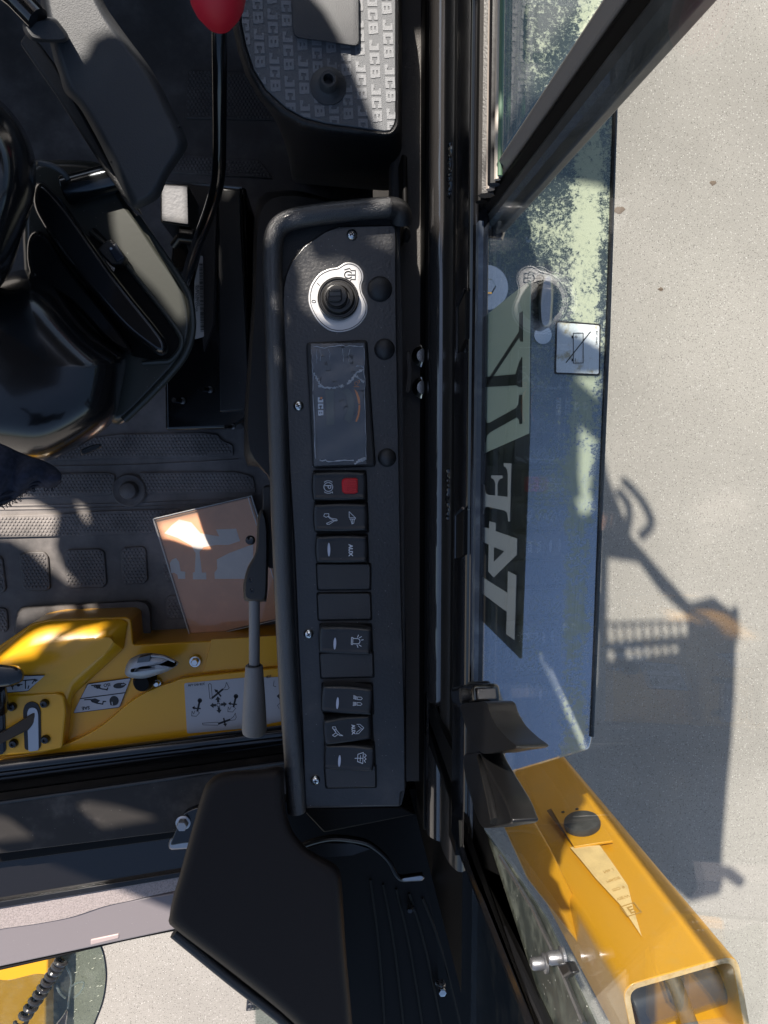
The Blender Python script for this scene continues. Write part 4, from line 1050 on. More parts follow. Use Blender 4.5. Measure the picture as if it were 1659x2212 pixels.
# teardrop changeover handle
hd = thing('changeover_handle', 'silver teardrop-shaped cast handle standing on the yellow cover', 'handle', W(315,1450,YZ))
ol = spline(G('a5',(735,185),(750,135),(780,103),(850,78),(950,84),(1010,105),(1052,132),(1035,155),(990,182),(920,207),(850,226),(780,225),(745,210)),5,closed=True)
obj('handle_body', pillow([(p[0],p[1]) for p in ol], YZ+.035, [(10,-.012),(2,-.008),(0,0),(2,.008),(7,.013),(14,.0155),(20,.016)], n=64), M['castgrey'], hd)
obj('square_shaft', prism(G('a5',(815,105),(888,88),(880,128),(806,136)), YZ+.0535, .010), mat('dark_steel_square',(.10,.11,.12),.35,metal=.6), hd, bevel=.0005)
obj('handle_ridge', tube([W(*G('a5',p)[0], YZ+.051) for p in ((890,92),(960,98),(1030,128))], .0016, n=8), M['castgrey'], hd)
obj('spindle', lathe(W(317,1462,YZ), [(0,0),(.014,0),(.014,.02),(.010,.03),(0,.03)], n=24), M['void'], hd)
for u, v, r in (G('a5',(1150,125))[0]+(13,), G('a5',(928,252))[0]+(9,)):
    R = r*mpp(YZ); o = obj('flange_bolt', lathe(W(u,v,YZ+.003), [(0,0),(R,0),(R,.0015),(R*.9,.003),(R*.62,.003),(0,.003)], n=24), M['chrome'], t)
    obj('bolt_head', lathe(W(u,v,YZ+.006), [(R*.62,0),(R*.62,.006),(R*.5,.0075),(0,.0075)], n=6), M['chrome'], o)
# decals on the cover
def decal(name, quad, z, r=4, border=True, m=None):
    d = obj(name, prism(rnd(quad, r), z, .0012), M['ink'] if border else (m or M['decal']), t)
    if border: obj('decal_face', prism(rnd(inset_px(quad, 1.6), r*.8), z+.0004, .0008), m or M['decal'], d)
    return d
# SAE / ISO pattern decal
z2 = YZ+.0030
q = G('a5',(515,258),(772,222),(705,398),(430,433))
d2 = decal('pattern_decal', q, z2)
bm = bmesh.new()
def dq(x, y): # 0..1 across the SAE/ISO decal
    a, b = Vector(q[0]).lerp(Vector(q[1]), x), Vector(q[3]).lerp(Vector(q[2]), x); return a.lerp(b, y)
Z = z2+.0005
def stroke(bm, pts, w, z=Z): add_ribbon(bm, Matrix.Translation((0,0,z)), [tuple(W(p[0],p[1],z).xy) for p in pts], w*mpp(z), h=.0002)
def blob(bm, pts, z=Z): add_prism(bm, pts, z+.0002, .0002)
stroke(bm, [dq(0,.5), dq(1,.5)], 2.2)
def ell(cx, cy, rx, ry, ang=0): return [(cx+rx*math.cos(a)*math.cos(ang)-ry*math.sin(a)*math.sin(ang), cy+rx*math.cos(a)*math.sin(ang)+ry*math.sin(a)*math.cos(ang)) for a in [k*.3142 for k in range(20)]]
blob(bm, ell(*G('a5',(702,269))[0], 13, 6, -.1)); blob(bm, G('a5',(725,250),(745,262),(728,278)))
blob(bm, ell(*G('a5',(672,358))[0], 10, 10.5, -.1)); blob(bm, G('a5',(645,362),(650,384),(668,388)))
for pts in (((540,268),(592,266)),((555,275),(600,288),(630,292)),((630,295),(635,282))): stroke(bm, G('a5',*pts), 2.6)
blob(bm, G('a5',(558,262),(590,268),(592,285),(570,288)))
for pts in (((498,352),(530,350),(575,372)),((570,372),(605,378),(608,362),(622,362))): stroke(bm, G('a5',*pts), 2.4)
blob(bm, G('a5',(530,350),(560,344),(590,356),(570,376),(540,366)))
fu = gframe(*G('a5',(630,264))[0], Z, (-1,.12)); add_text(bm, fu, 'ISO', 26*.3667*mpp(Z), bold=.02)
fu = gframe(*G('a5',(505,400))[0], Z, (-1,.12)); add_text(bm, fu, 'SAE', 28*.3667*mpp(Z), bold=.02)
tag(obj('decal_print', bm, M['ink'], d2), kind='stuff')
bm = bmesh.new(); stroke(bm, G('a5',(732,262),(716,264)), 1.6, Z+.0004); stroke(bm, G('a5',(660,366),(662,382)), 1.6, Z+.0004); tag(obj('decal_arrow', bm, M['decal'], d2), kind='stuff')
# arrow decal by the pedal
q3 = G('a5',(-60,216),(265,206),(165,302),(-60,322)); d3 = decal('travel_decal', q3, YZ+.0245, 3)
d3.location.z += 0
bm = bmesh.new(); Z3 = YZ+.025
for pts in (((10,270),(130,262)),((70,250),(75,290)),((120,240),(205,233)),((150,285),(150,240)),((20,300),(30,282)),((110,252),(122,232)),((165,285),(170,270)),((205,233),(190,255))):
    stroke(bm, G('a5',*pts), 2.2, Z3)
blob(bm, G('a5',(200,228),(226,236),(205,248)), Z3); blob(bm, ell(*G('a5',(108,266))[0], 4, 3), Z3); blob(bm, ell(*G('a5',(72,270))[0], 4, 3), Z3)
tag(obj('decal_print', bm, M['ink'], d3), kind='stuff')
# joystick pattern decal
Z4 = YZ+.0112
q4 = [G('a5',(1085,255))[0], G('a5',(1440,222))[0], (640,1462), (640,1552), G('a5',(1440,522))[0], G('a5',(1102,551))[0]]
d4 = decal('joystick_decal', q4, Z4-.0004, 4, border=False)
bm = bmesh.new()
def st(pts, w=2.2): stroke(bm, G('a5',*pts), w, Z4-.0003)
def bl(pts): blob(bm, G('a5',*pts), Z4-.0003)
cx, cy = 1287, 382
for ax, ay in ((1,-.1),(-1,.1),(.1,1),(-.1,-1)):
    px_, py_ = -ay, ax
    bl([(cx+ax*14+px_*7,cy+ay*14+py_*7),(cx+ax*30+px_*7,cy+ay*30+py_*7),(cx+ax*30+px_*16,cy+ay*30+py_*16),(cx+ax*50,cy+ay*50),(cx+ax*30-px_*16,cy+ay*30-py_*16),(cx+ax*30-px_*7,cy+ay*30-py_*7),(cx+ax*14-px_*7,cy+ay*14-py_*7)])
st([(cx+10*math.cos(a),cy+10*math.sin(a)) for a in [k*.5236 for k in range(13)]], 1.4)
for (hx, hy) in ((1177,357),(1390,332)):                             # lever, hand and arrow
    blob(bm, ell(*G('a5',(hx,hy))[0], 5, 5), Z4-.0003)
    st([(hx,hy),(hx-14,hy+60)], 4.2); st([(hx-40,hy+42),(hx-20,hy+46)], 3); st([(hx-5,hy+46),(hx+2,hy+47)], 3); 
    bl([(hx-45,hy+42),(hx-30,hy+30),(hx-32,hy+54)])
    st([(hx-48,hy+90),(hx-46,hy+62),(hx-36,hy+78),(hx-28,hy+60)], 1); st([(hx-48,hy+90),(hx-20,hy+92),(hx-2,hy+72),(hx-8,hy+66)], 1)
st([(1228,262),(1236,345),(1248,348),(1250,335),(1244,262),(1236,256),(1228,262)], 1)
st([(1252,340),(1310,292)], 4.4); st([(1300,298),(1325,280),(1334,250),(1350,282),(1340,292),(1310,294)], 1)
st([(1300,330),(1275,300)], 3.2); bl([(1262,290),(1286,296),(1270,310)])
st([(1192,490),(1282,484),(1292,494),(1282,502),(1196,500),(1192,490)], 1); st([(1290,492),(1352,470)], 4.4); st([(1350,472),(1375,452),(1386,430),(1392,455),(1384,470),(1355,474)], 1)
st([(1318,462),(1326,496)], 3.2); bl([(1314,494),(1338,492),(1328,510)])
for hx, hy in ((1590,300),):
    st([(hx+25,hy-60),(hx+20,hy-30),(hx+35,hy-25)], 1); st([(hx+60,hy+70),(hx+45,hy+85),(hx+55,hy+105)], 1); bl([(hx+40,hy+30),(hx+62,hy+10),(hx+62,hy+55)])
fu = gframe(*G('a5',(1156,262))[0], Z4-.0003, (-1,.1)); add_text(bm, fu, 'JCB ISO L/H', 19*.3667*mpp(Z4), bold=.01)
fu = gframe(*G('a5',(1582,216))[0], Z4-.0003, (-1,.1)); add_text(bm, fu, 'JCB', 19*.3667*mpp(Z4), bold=.01)
tag(obj('decal_print', bm, M['ink'], d4), kind='stuff')

# ---------------- manual in a frosted wallet
t = thing('manual_wallet', 'orange-covered manual in a frosted plastic wallet lying on the floor mat', 'manual', W(470,1230,FZ))
mc = [(331,1121),(543,1071),(625,1333),(413,1383)]
def mq(a, b): return Vector(mc[0]).lerp(Vector(mc[1]), a).lerp(Vector(mc[3]).lerp(Vector(mc[2]), a), b)
obj('cover', prism(inset_px(mc, 5), FZ+.026, .016), M['cover_orange'], t, bevel=.0008)
bm = bmesh.new()
for P in (((1100,665),(1115,640),(1140,630),(1160,655),(1170,715),(1200,720),(1200,765),(1155,765),(1150,740),(1130,725),(1110,728)),
          ((1065,470),(1110,420),(1160,380),(1240,400),(1300,470),(1420,490),(1400,445),(1530,440),(1555,520),(1480,545),(1400,545),(1320,560),(1292,590),(1308,725),(1335,725),(1337,768),(1250,768),(1250,725),(1262,722),(1268,600),(1240,550),(1150,500)),
          ((1405,640),(1480,600),(1640,540),(1640,765),(1392,765),(1390,725),(1408,700))):
    add_prism(bm, [W(p[0],p[1],FZ+.0264) and p for p in G('a1',*P)], FZ+.0264, .0003)
tag(obj('cover_print', bm, M['cover_white'], t), kind='stuff')
obj('wallet', prism(mc, FZ+.031, .028), M['sleeve'], t, bevel=.001)
obj('wallet_edge', tube([W(*mq(a,b), FZ+.031) for a, b in ((0,0),(1,0),(1,1),(0,1),(0,0))], .0010, n=6), mat('frosted_edge',(.62,.60,.57),.3), t)
obj('wallet_seam', tube([W(*mq(.965,b), FZ+.0315) for b in (.0,.5,1)], .0008, n=6), D.materials['frosted_edge'], t)

# ---------------- grey-grip lever hinged on the console side
t = thing('hand_lever', 'black-hinged lever with grey rod and grey grip over the manual', 'lever', W(575,1160,-.12))
obj('hinge_plate', prism(rnd([(567,1052),(600,1048),(604,1230),(580,1228),(568,1200)], 5), -.05, .02), M['plastic'], t, bevel=.003)
obj('lever_arm', pillow(spline([(556,1120),(568,1098),(578,1130),(580,1180),(577,1288),(568,1300),(530,1298),(526,1284),(526,1258),(536,1222),(552,1190)],4,closed=True), -.035, [(4,-.016),(1,-.012),(0,-.004),(1.5,.001),(5,.003)], n=60), M['plastic'], t)
for u, v in ((542,1253),(544,1276)):
    R = 5*mpp(-.035); obj('grub_screw', lathe(W(u,v,-.0325), [(0,0),(R,0),(R,.001),(R*.55,.0012),(R*.5,.0002),(0,.0002)], n=16), M['gloss'], t)
obj('pivot_ball', lathe(W(541,1167,-.05), [(0,-.004),(.0035,-.003),(.0045,0),(.0035,.003),(0,.0042)], n=20), M['gloss'], t)
obj('rod', tube([W(549.5,1290,-.038), W(549.5,1440,-.052)], .0050, n=20), M['grip'], t)
obj('rod_collar', tube([W(549,1434,-.052), W(549,1440,-.052)], .0058, n=20), M['ink'], t)
gp = [(549,1438,-.052,.0078),(549,1441,-.052,.0082),(549.5,1500,-.056,.0100),(549.5,1560,-.060,.0116),(549.5,1574,-.061,.0118),(549.5,1581,-.0615,.0112),(549.5,1583,-.0616,.009)]
obj('grip', tube([W(*p[:3]) for p in gp], [p[3] for p in gp], n=32), M['grip'], t)

# ---------------- front sill under the windscreen
t = thing('front_sill', 'black stepped steel sill along the cab front below the yellow cover', 'sill', W(200,1800,FZ))
SILL = t
def band(name, tl, tr, br, bl_, z, m, thick=.01, bevel=.002, parent=t): # quads given at u=-40 and u=660
    return obj(name, prism([tl, tr, br, bl_], z, thick), m, parent, bevel=bevel)
obj('front_tube', gtube([(-60,1664,-.372),(0,1656,-.372),(300,1618,-.372),(660,1574,-.372)], .0088, smooth=3, n=18), M['gloss'], t)
obj('front_tube', gtube([(-60,1676,-.38),(0,1670,-.38),(300,1630,-.38),(660,1588,-.38)], .0065, smooth=3, n=14), M['gloss'], t)
band('mirror_strip', (-60,1676),(680,1588),(680,1640),(-60,1738), -.385, mat('polished_black',(.006,.006,.006),.10,coat=.6), .02)
obj('channel_edge', gtube([(-60,1741,-.352),(0,1733,-.352),(261,1696,-.352),(470,1666,-.352),(680,1636,-.352)], .0030, smooth=2, n=10), M['satin'], t)
band('channel_top', (-60,1741),(680,1638),(680,1760),(-60,1852), -.354, mat('dusty_sill_paint',(.030,.027,.025),.5,spec=.2,bump=(160,.05),dust=(16,.45,.8,(.20,.175,.16),.4),speck=[(240,.08,(.4,.38,.35),.2)]), .03)
band('channel_drop', (-60,1850),(680,1752),(680,1770),(-60,1872), -.40, M['void'], .02)
band('glazed_strip', (-60,1866),(680,1760),(680,1840),(-60,1968), -.43, mat('brown_reflecting_black',(.010,.009,.009),.14,bump=(60,.15),coat=.5), .02)
band('strip_edge', (-60,1958),(680,1836),(680,1846),(-60,1972), -.424, M['satin'], .01, .001)
sealpaint = mat('mauve_stippled_sealer',(.30,.255,.245),.5,bump=(420,1.0,4.0),dust=(520,.42,.62,(.17,.145,.138),.7))
bm = bmesh.new()
ev = spline([(-60,2020),(0,2007),(77,1996),(154,1981),(225,1958),(289,1944),(373,1925),(500,1898),(680,1862)],5)
add_prism(bm, [(-60,1966),(680,1844)]+[(p[0],p[1]) for p in ev[::-1]], -.432, .02)
obj('sealer_strip', bm, sealpaint, t)
band('outer_flange', (-60,2000),(680,1880),(680,1944),(-60,2102), -.436, mat('smooth_mauve_paint',(.17,.15,.155),.38,bump=(200,.1),speck=[(300,.08,(.5,.48,.46),.2)],coat=.1), .012, .003)
obj('flange_clip', prism([(195,2030),(257,2017),(257,2028),(195,2043)], -.4345, .012), mat('pale_pink_clip',(.34,.27,.26),.4), t, bevel=.002)
obj('screen_seal', gtube([(-60,2104,-.45),(103,2068,-.45),(257,2031,-.45),(369,2008,-.45),(680,1946,-.45)], .0030, smooth=2, n=8), M['void'], t)
# bolted bracket at the pillar foot
t = thing('pillar_bracket', 'black folded bracket with hexagon bolt against the front corner cover', 'bracket', W(400,1790,-.36))
obj('bracket_plate', prism(rnd([(380,1792),(398,1756),(420,1746),(450,1740),(450,1822),(400,1822),(366,1828)], 8), -.318, .010), M['gloss'], t, bevel=.002)
obj('bracket_lip', pillow(rnd([(363,1822),(372,1806),(450,1800),(450,1830),(366,1836)], 5), -.325, [(0,-.02),(0,0),(2,.005)], n=36), M['steel'], t)
R = 15*mpp(-.31); c = W(396,1776,-.318)
b = obj('bolt', lathe(c, [(0,0),(R*1.1,0),(R*1.1,.002),(R*.85,.003),(0,.003)], n=28), M['steel'], t)
obj('bolt_head', lathe(c+Vector((0,0,.003)), [(R*.85,0),(R*.85,.007),(R*.72,.009),(0,.009)], n=6), M['castgrey'], b)

# ---------------- moulded cover of the front corner
t = thing('corner_cover', 'large black moulded plastic cover on the front corner post', 'trim cover', W(560,2000,-.3))
cv = [(440,1705),(452,1686),(470,1672),(500,1665),(560,1662),(611,1657),(614,1700),(617,1745),(630,1790),(650,1818),(672,1838),(723,1866),(735,1885),(739,1920),(747,2050),(761,2212),(768,2330),(740,2330),(639,2214),(500,2100),(373,2003),(366,1985),(372,1945),(388,1890),(415,1790)]
cs = spline(cv, 4, closed=True)
cs = [(p[0],p[1]) for p in cs]
bm = pillow(cs, .03, [(5,-.035),(1,-.022),(0,-.010),(1,-.004),(3.5,.001),(7,.004),(14,.0062),(26,.0075)], n=150)
obj('cover_shell', bm, M['cover'], t, sharp=1.2)
lowedge = [(378,2012),(500,2112),(630,2216),(740,2340)]
obj('cover_lip', gtube([(p[0]-2,p[1]+3,.012) for p in lowedge], .0045, smooth=4, n=12), M['plastic'], t)

# dark steelwork in the front corner
t = thing('corner_floor', 'unlit black steel corner with curved lip between front cover and door frame', 'steel panel', W(850,2000,-.4))
CF = t
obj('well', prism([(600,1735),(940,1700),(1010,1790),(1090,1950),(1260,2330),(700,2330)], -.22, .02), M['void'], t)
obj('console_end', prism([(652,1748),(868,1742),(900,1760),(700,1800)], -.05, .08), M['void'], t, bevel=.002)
arc_ = [(640,1838),(661,1825),(700,1814),(733,1812),(786,1820),(815,1836),(840,1860),(855,1888),(868,1899),(890,1897),(915,1894)]
obj('curved_lip', gtube([(p[0],p[1],-.085) for p in arc_], .0024, smooth=5, n=8), M['satin'], t)
ap = spline(arc_,4)
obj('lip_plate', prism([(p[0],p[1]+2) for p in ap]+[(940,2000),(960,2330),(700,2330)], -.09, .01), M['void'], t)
obj('lip_shelf', prism([(650,1836),(700,1822),(760,1822),(800,1834),(760,1848),(706,1852),(670,1845)], -.087, .004), M['satin'], t)
obj('lip_end', pillow(rnd([(866,1897),(912,1890),(918,1896),(912,1903),(870,1905)], 3), -.085, [(0,0),(0,.004),(1.5,.006)], n=24), M['steel'], t)
for x in range(5):
    obj('pressed_ridge', gtube([(800+x*28,1900+x*10,-.088),(820+x*34,2060,-.088),(838+x*46,2330,-.0895)], .0014, smooth=3, n=6), M['void'], t)
for u, v in ((885,1962),(952,2128)):
    bm = bmesh.new()
    for k in range(5): add_tube(bm, [W(u+random.uniform(-8,8), v+random.uniform(-9,9), -.086), W(u+random.uniform(-8,8), v+random.uniform(-9,9), -.080)], random.uniform(.002,.004), n=8)
    tag(obj('weld_spatter', bm, M['gloss'], t), kind='stuff')
obj('plated_nut', lathe(W(955,2140,-.085), [(0,0),(.004,0),(.004,.004),(0,.005)], n=6), M['chrome'], t)

# ---------------- twin-paddle latch of the door glass
t = thing('window_latch', 'black twin-paddle latch at the front lower edge of the door glass', 'latch', W(1020,1560,.14))
def on_x(sheet, pts, x): return [WP(*G(sheet,p)[0], Vector((x,0,0)), Vector((1,0,0))) for p in pts]
LXX = .088
obj('knuckle', prism_w(on_x('a4', ((186,930),(255,915),(290,915),(298,1010),(235,1035),(195,1015)), LXX-.004), 0, Vector((.016,0,0))), M['gloss'], t, bevel=.003)
obj('pivot', tube([WP(*G('a4',(235,968))[0], Vector((LXX-.008,0,0)), Vector((1,0,0))), WP(*G('a4',(235,968))[0], Vector((LXX-.008,0,0)), Vector((1,0,0)))+Vector((.02,0,0))], .0042, n=16), M['plastic'], t)
obj('mount_plate', prism_w(on_x('a4', ((255,905),(345,900),(378,935),(402,1060),(430,1150),(405,1300),(385,1345),(250,1370),(245,1250),(262,1120),(240,1020)), LXX+.008), 0, Vector((.004,0,0))), M['satin'], t, bevel=.002)
LM = mat('latch_black',(.006,.006,.0065),.30,spec=.35)
def paddle(pts, d, th):
    P = spline(pts, 4, closed=True)
    return obj('paddle', prism_w(on_x('a4', [(p[0],p[1]) for p in P], LXX-d), 0, Vector((th,0,0))), LM, t, bevel=.0035, segs=4, sharp=.7)
p1 = paddle([(236,1012),(290,1000),(352,1000),(372,1050),(402,1110),(450,1165),(488,1198),(486,1214),(420,1226),(350,1238),(320,1222),(292,1182),(262,1120),(244,1060)], .008, .014)
p2 = paddle([(250,1245),(290,1234),(325,1230),(350,1280),(392,1360),(440,1450),(464,1515),(472,1558),(415,1572),(352,1582),(326,1566),(303,1510),(283,1440),(258,1350)], .006, .012)
obj('paddle_rib', tube([WP(*G('a4',p)[0], Vector((LXX-.0065,0,0)), Vector((1,0,0))) for p in ((322,1248),(348,1340),(378,1450),(400,1550))], [.0014,.0020,.0026,.0030], n=12), LM, p2)
obj('clear_guide', prism_w(on_x('a4', ((395,950),(412,1000),(408,1200),(412,1310),(390,1350),(380,1330),(386,1200),(385,1000)), LXX+.0115), 0, Vector((.003,0,0))), M['lens'], t)

# ---------------- seat armrest with control pod
t = thing('armrest', 'grey-black padded armrest slanting down from the upper left', 'armrest', W(260,250,-.2))
ar_ = [(88,-40),(195,-40),(232,20),(275,80),(320,140),(350,190),(372,235),(390,270),(402,298),(404,320),(385,350),(362,385),(345,425),(320,442),(292,452),(280,440),(262,405),(238,355),(205,290),(170,230),(140,200),(128,160),(112,110)]
obj('pad', pillow(spline([(p[0],p[1]) for p in ar_],4,closed=True), .04, [(8,-.065),(2,-.055),(0,-.035),(0,-.012),(3,-.002),(8,.005),(15,.009),(22,.0105)], n=140), M['arm'], t, sharp=1.2)
obj('end_cap_joint', tube([W(u,v,.0475+dz) for u, v, dz in ((240,349,-.006),(262,340,.000),(310,316,.0015),(360,290,.001),(388,272,-.004))], .0009, n=6), M['ink'], t)
obj('pad_base', prism([(60,60),(128,150),(240,352),(300,455),(262,420),(200,330),(120,205),(40,90)], .0, .02), M['plastic'], t, bevel=.003)
obj('hinge_boot', pillow(rnd([(48,50),(62,44),(100,36),(120,38),(146,72),(150,85),(140,92),(104,92),(66,88),(50,66)], 10), .07, [(2,-.03),(0,-.01),(2,-.001),(7,.004)], n=50), M['arm'], t)
obj('chrome_bar', tube([W(-20,-50,.075), W(34,-8,.075), W(82,42,.075)], .008, n=16), M['gloss'], t)
t = thing('control_pod', 'smoky grey control pod with glossy bail handle under the armrest', 'control pod', W(300,640,-.3))
pd = [(70,352),(110,346),(170,346),(214,352),(240,372),(268,430),(300,470),(345,540),(385,598),(408,640),(417,685),(417,715),(408,752),(385,790),(330,850),(265,914),(225,905),(130,860),(60,640),(50,420)]
obj('pod_shell', pillow(spline([(p[0],p[1]) for p in pd],4,closed=True), -.03, [(30,-.16),(10,-.07),(1,-.022),(0,-.012),(3,-.004),(8,.001),(15,.0025)], n=140), M['pod'], t, sharp=1.2)
obj('pod_rim', tube([W(u,v,-.029) for u, v in spline([(296,470),(345,540),(385,598),(408,640),(415,685),(415,715),(406,752),(383,790),(330,848),(268,908)],5)], .0032, n=10), M['pod'], t)
rc = [(196,500),(225,512),(262,560),(305,620),(350,680),(385,718),(392,738),(386,756),(368,776),(350,780),(300,772),(282,765),(270,740),(190,640)]
obj('handle_recess', prism([(p[0],p[1]) for p in spline(rc,4,closed=True)], -.0265, .002), M['void'], t)
obj('recess_lip', tube([W(u,v,-.025) for u, v in spline([(196,500),(262,560),(312,622),(355,676),(388,722),(392,742),(384,762),(366,779),(345,781),(308,784)],5)], .0022, n=8), M['pod'], t)
bl_ = [(78,395),(100,398),(140,440),(190,510),(240,580),(290,645),(335,700),(360,735),(365,752),(358,765),(345,768),(325,755),(270,712),(215,650),(150,570),(95,490),(72,440)]
obj('bail_handle', pillow(spline([(p[0],p[1]) for p in bl_],4,closed=True), .0, [(4,-.02),(0,-.010),(0,-.002),(2.5,.005),(7,.009),(14,.010)], n=120), M['boot'], t, sharp=1.2)
bd = obj('badge', pillow(circ(232,568,20,28,ry=34), -.024, [(0,0),(0,.002),(2,.004)], n=28), M['chrome'], t)
bd2 = obj('toggle', prism([(208,540),(226,520),(240,514),(272,556),(262,572),(240,574)], -.012, .012), M['plastic'], t, bevel=.002)
obj('toggle_face', prism([(232,536),(250,524),(268,556),(252,566)], -.0112, .003), mat('blue_black_key',(.02,.028,.045),.3), bd2, bevel=.0008)
bm = bmesh.new(); fr = gframe(240, 537, -.0110, (.6,.8)); add_flat(bm, fr, [(.0010*math.cos(k*.52),.0010*math.sin(k*.52)) for k in range(12)])
obj('toggle_mark', bm, M['white'], bd2)
obj('pivot_shaft', tube([W(140,412,-.02), W(252,382,-.02)], .0112, n=24), mat('polished_shaft',(.05,.055,.06),.15,metal=.8), t, bevel=.001)
obj('wire', gtube([(85,352,.0),(110,357,.0),(135,372,-.005),(145,385,-.01)], .0022, smooth=4, n=8), mat('grey_wire',(.15,.15,.15),.5), t)
# loose yellowed cable clip and dark seat mass behind
# ---------------- glossy black boot and column at the left edge
t = thing('lever_boot', 'big glossy black moulded boot at the left edge with orange floor reflections', 'boot', W(60,760,-.2))
b1 = [(-260,570),(-80,600),(0,590),(50,570),(95,585),(140,625),(190,690),(240,735),(276,752),(286,762),(282,800),(270,840),(268,880),(258,908),(236,932),(190,962),(140,990),(90,1008),(40,1004),(-60,990),(-260,960)]
obj('boot_body', pillow(spline([(p[0],p[1]) for p in b1],4,closed=True), .0, [(20,-.14),(6,-.07),(0,-.035),(3,-.010),(10,.004),(20,.016),(34,.027),(50,.036),(66,.042)], n=140), M['boot'], t, sharp=1.5)
b2 = [(-80,190),(-20,195),(20,225),(55,270),(78,320),(86,370),(80,430),(62,490),(45,540),(30,590),(-10,640),(-80,650)]
obj('column', pillow(spline([(p[0],p[1]) for p in b2],4,closed=True), .09, [(16,-.12),(4,-.05),(0,-.02),(4,.002),(12,.014),(24,.024),(38,.032),(54,.037),(68,.039)], n=110), M['boot'], t, sharp=1.5)
for nm in ('boot_body','column'):
    md = D.objects[nm].modifiers.new('soften','SMOOTH'); md.factor = .5; md.iterations = 18
obj('boot_clip', pillow(rnd([(172,972),(196,962),(218,958),(220,966),(196,978),(176,984)], 3), -.06, [(0,-.01),(0,0),(2,.004)], n=24), M['plastic'], t)
obj('neck', pillow(spline([(60,520),(90,500),(150,580),(240,690),(286,752),(280,765),(230,735),(150,650),(70,600)],4,closed=True) and [(p[0],p[1]) for p in spline([(60,520),(90,500),(150,580),(240,690),(286,752),(280,765),(230,735),(150,650),(70,600)],4,closed=True)], -.01, [(6,-.06),(0,-.02),(0,0),(3,.006),(8,.008)], n=80), M['boot'], t)

# navy cloth hem hanging in from the left
t = thing('cloth_hem', 'navy woven cloth hem with frayed stitched edge at the left border', 'cloth', W(40,1020,-.1))
top_ = spline([(-60,930),(0,960),(30,975),(60,988),(95,1000),(118,1014),(130,1028)],6); bot_ = spline([(-60,1120),(0,1090),(22,1082),(45,1064),(80,1050),(112,1050),(129,1038)],6)
nn = 40; ta, ba = open_resample(top_, nn), open_resample(bot_, nn)
bm = bmesh.new(); rows = []
for k in range(13):
    f = k/12; rows.append([bm.verts.new(W(p[0]*(1-f)+q[0]*f, p[1]*(1-f)+q[1]*f, .09+.012*math.sin(math.pi*f)+.003*math.sin(i*.5+f*4)-.00045*i)) for i, (p, q) in enumerate(zip(ta, ba))])
for r0, r1 in zip(rows, rows[1:]):
    for k in range(nn-1): bm.faces.new((r0[k], r0[k+1], r1[k+1], r1[k]))
o = obj('cloth_panel', bm, M['cloth'], t, sharp=1.5); md = o.modifiers.new('thick','SOLIDIFY'); md.thickness = .0016
def along(f, z=.0018): return [r for r in [W(p[0]*(1-f)+q[0]*f, p[1]*(1-f)+q[1]*f, .092+.012*math.sin(math.pi*f)-.00045*i+z-.0018) for i, (p, q) in enumerate(zip(ta, ba))]]
for f in (.97,.86): obj('stitch_line', tube(along(f), .0010, n=6), M['thread'], t)
bm = bmesh.new()
for k in range(60):
    i = random.randrange(4, nn); p = along(1.0)[i]
    add_tube(bm, [p, p+Vector((random.uniform(-.002,.004), random.uniform(-.004,-.0005), random.uniform(-.001,.002)))], .0003, n=4)
tag(obj('frayed_threads', bm, M['thread'], t), kind='stuff')

# ---------------- outside, through the windscreen
t = thing('lower_boom', 'yellow machine boom surface outside the windscreen in the bottom left corner', 'boom', W(40,2160,-1.36))
obj('boom_plate', prism([(-80,2102),(0,2086),(40,2060),(104,2056),(104,2100),(100,2130),(100,2330),(-80,2330)], -1.30, .06), M['tubeyellow'], t, bevel=.006)
t = thing('coiled_hose', 'black coiled hose running down beside the yellow boom outside the windscreen', 'hose', W(90,2140,-.6))
hs = []; nt_ = 560
e0, e1, e2 = W(*G('e',(800,670))[0],-.484), W(*G('e',(620,960))[0],-.484), W(*G('e',(250,1500))[0],-.484)
for k in range(nt_):
    a = k/nt_; p = e0*(1-a)**2+e1*2*a*(1-a)+e2*a*a; d = (e1-e0)*(1-a)*2+(e2-e1)*2*a; d.normalize(); sd = Vector((-d.y,d.x,0)); ang = a*2*math.pi*10.5
    hs.append(p + sd*.0075*math.cos(ang) + Vector((0,0,.0075*math.sin(ang))))
obj('hose_coil', tube(hs, .0036, n=8), mat('hose_black',(.02,.02,.022),.22,coat=.4), t)
t = thing('clear_shield', 'smoky transparent plastic shield outside the windscreen beside the coiled hose', 'shield', W(150,2130,-.55))
dsk = spline(G('e',(760,560),(1000,440),(1290,440),(1345,580),(1378,800),(1370,1000),(1325,1230),(1225,1493),(1120,1800))+[(150,2290),(141,2220)]+G('e',(880,1290),(830,1380),(740,1493),(500,1800))+[(40,2330),(-60,2330),(-60,2120)]+G('e',(60,930),(300,880),(480,840),(600,850),(680,800),(800,720),(775,640)),4,closed=True)
obj('shield_sheet', pillow([(p[0],p[1]) for p in dsk], -.50, [(0,0),(0,.004),(2,.006)], n=120), M['shield'], t)
for P in (((760,600),(840,720),(920,900),(900,1100),(880,1290)), ((730,1000),(780,1100),(850,1160)), ((930,1000),(1020,950),(1090,960),(1040,1080),(960,1150))):
    obj('shield_rib', tube([W(*G('e',p)[0], -.489) for p in spline(P,5)], .0014, n=8), M['lens'], t)
obj('shield_rim', tube([W(*G('e',p)[0], -.493) for p in spline(((1290,440),(1345,580),(1378,800),(1370,1000),(1325,1230),(1225,1493),(1120,1800)),6)], .0016, n=8), M['gloss'], t)
bm = bmesh.new()
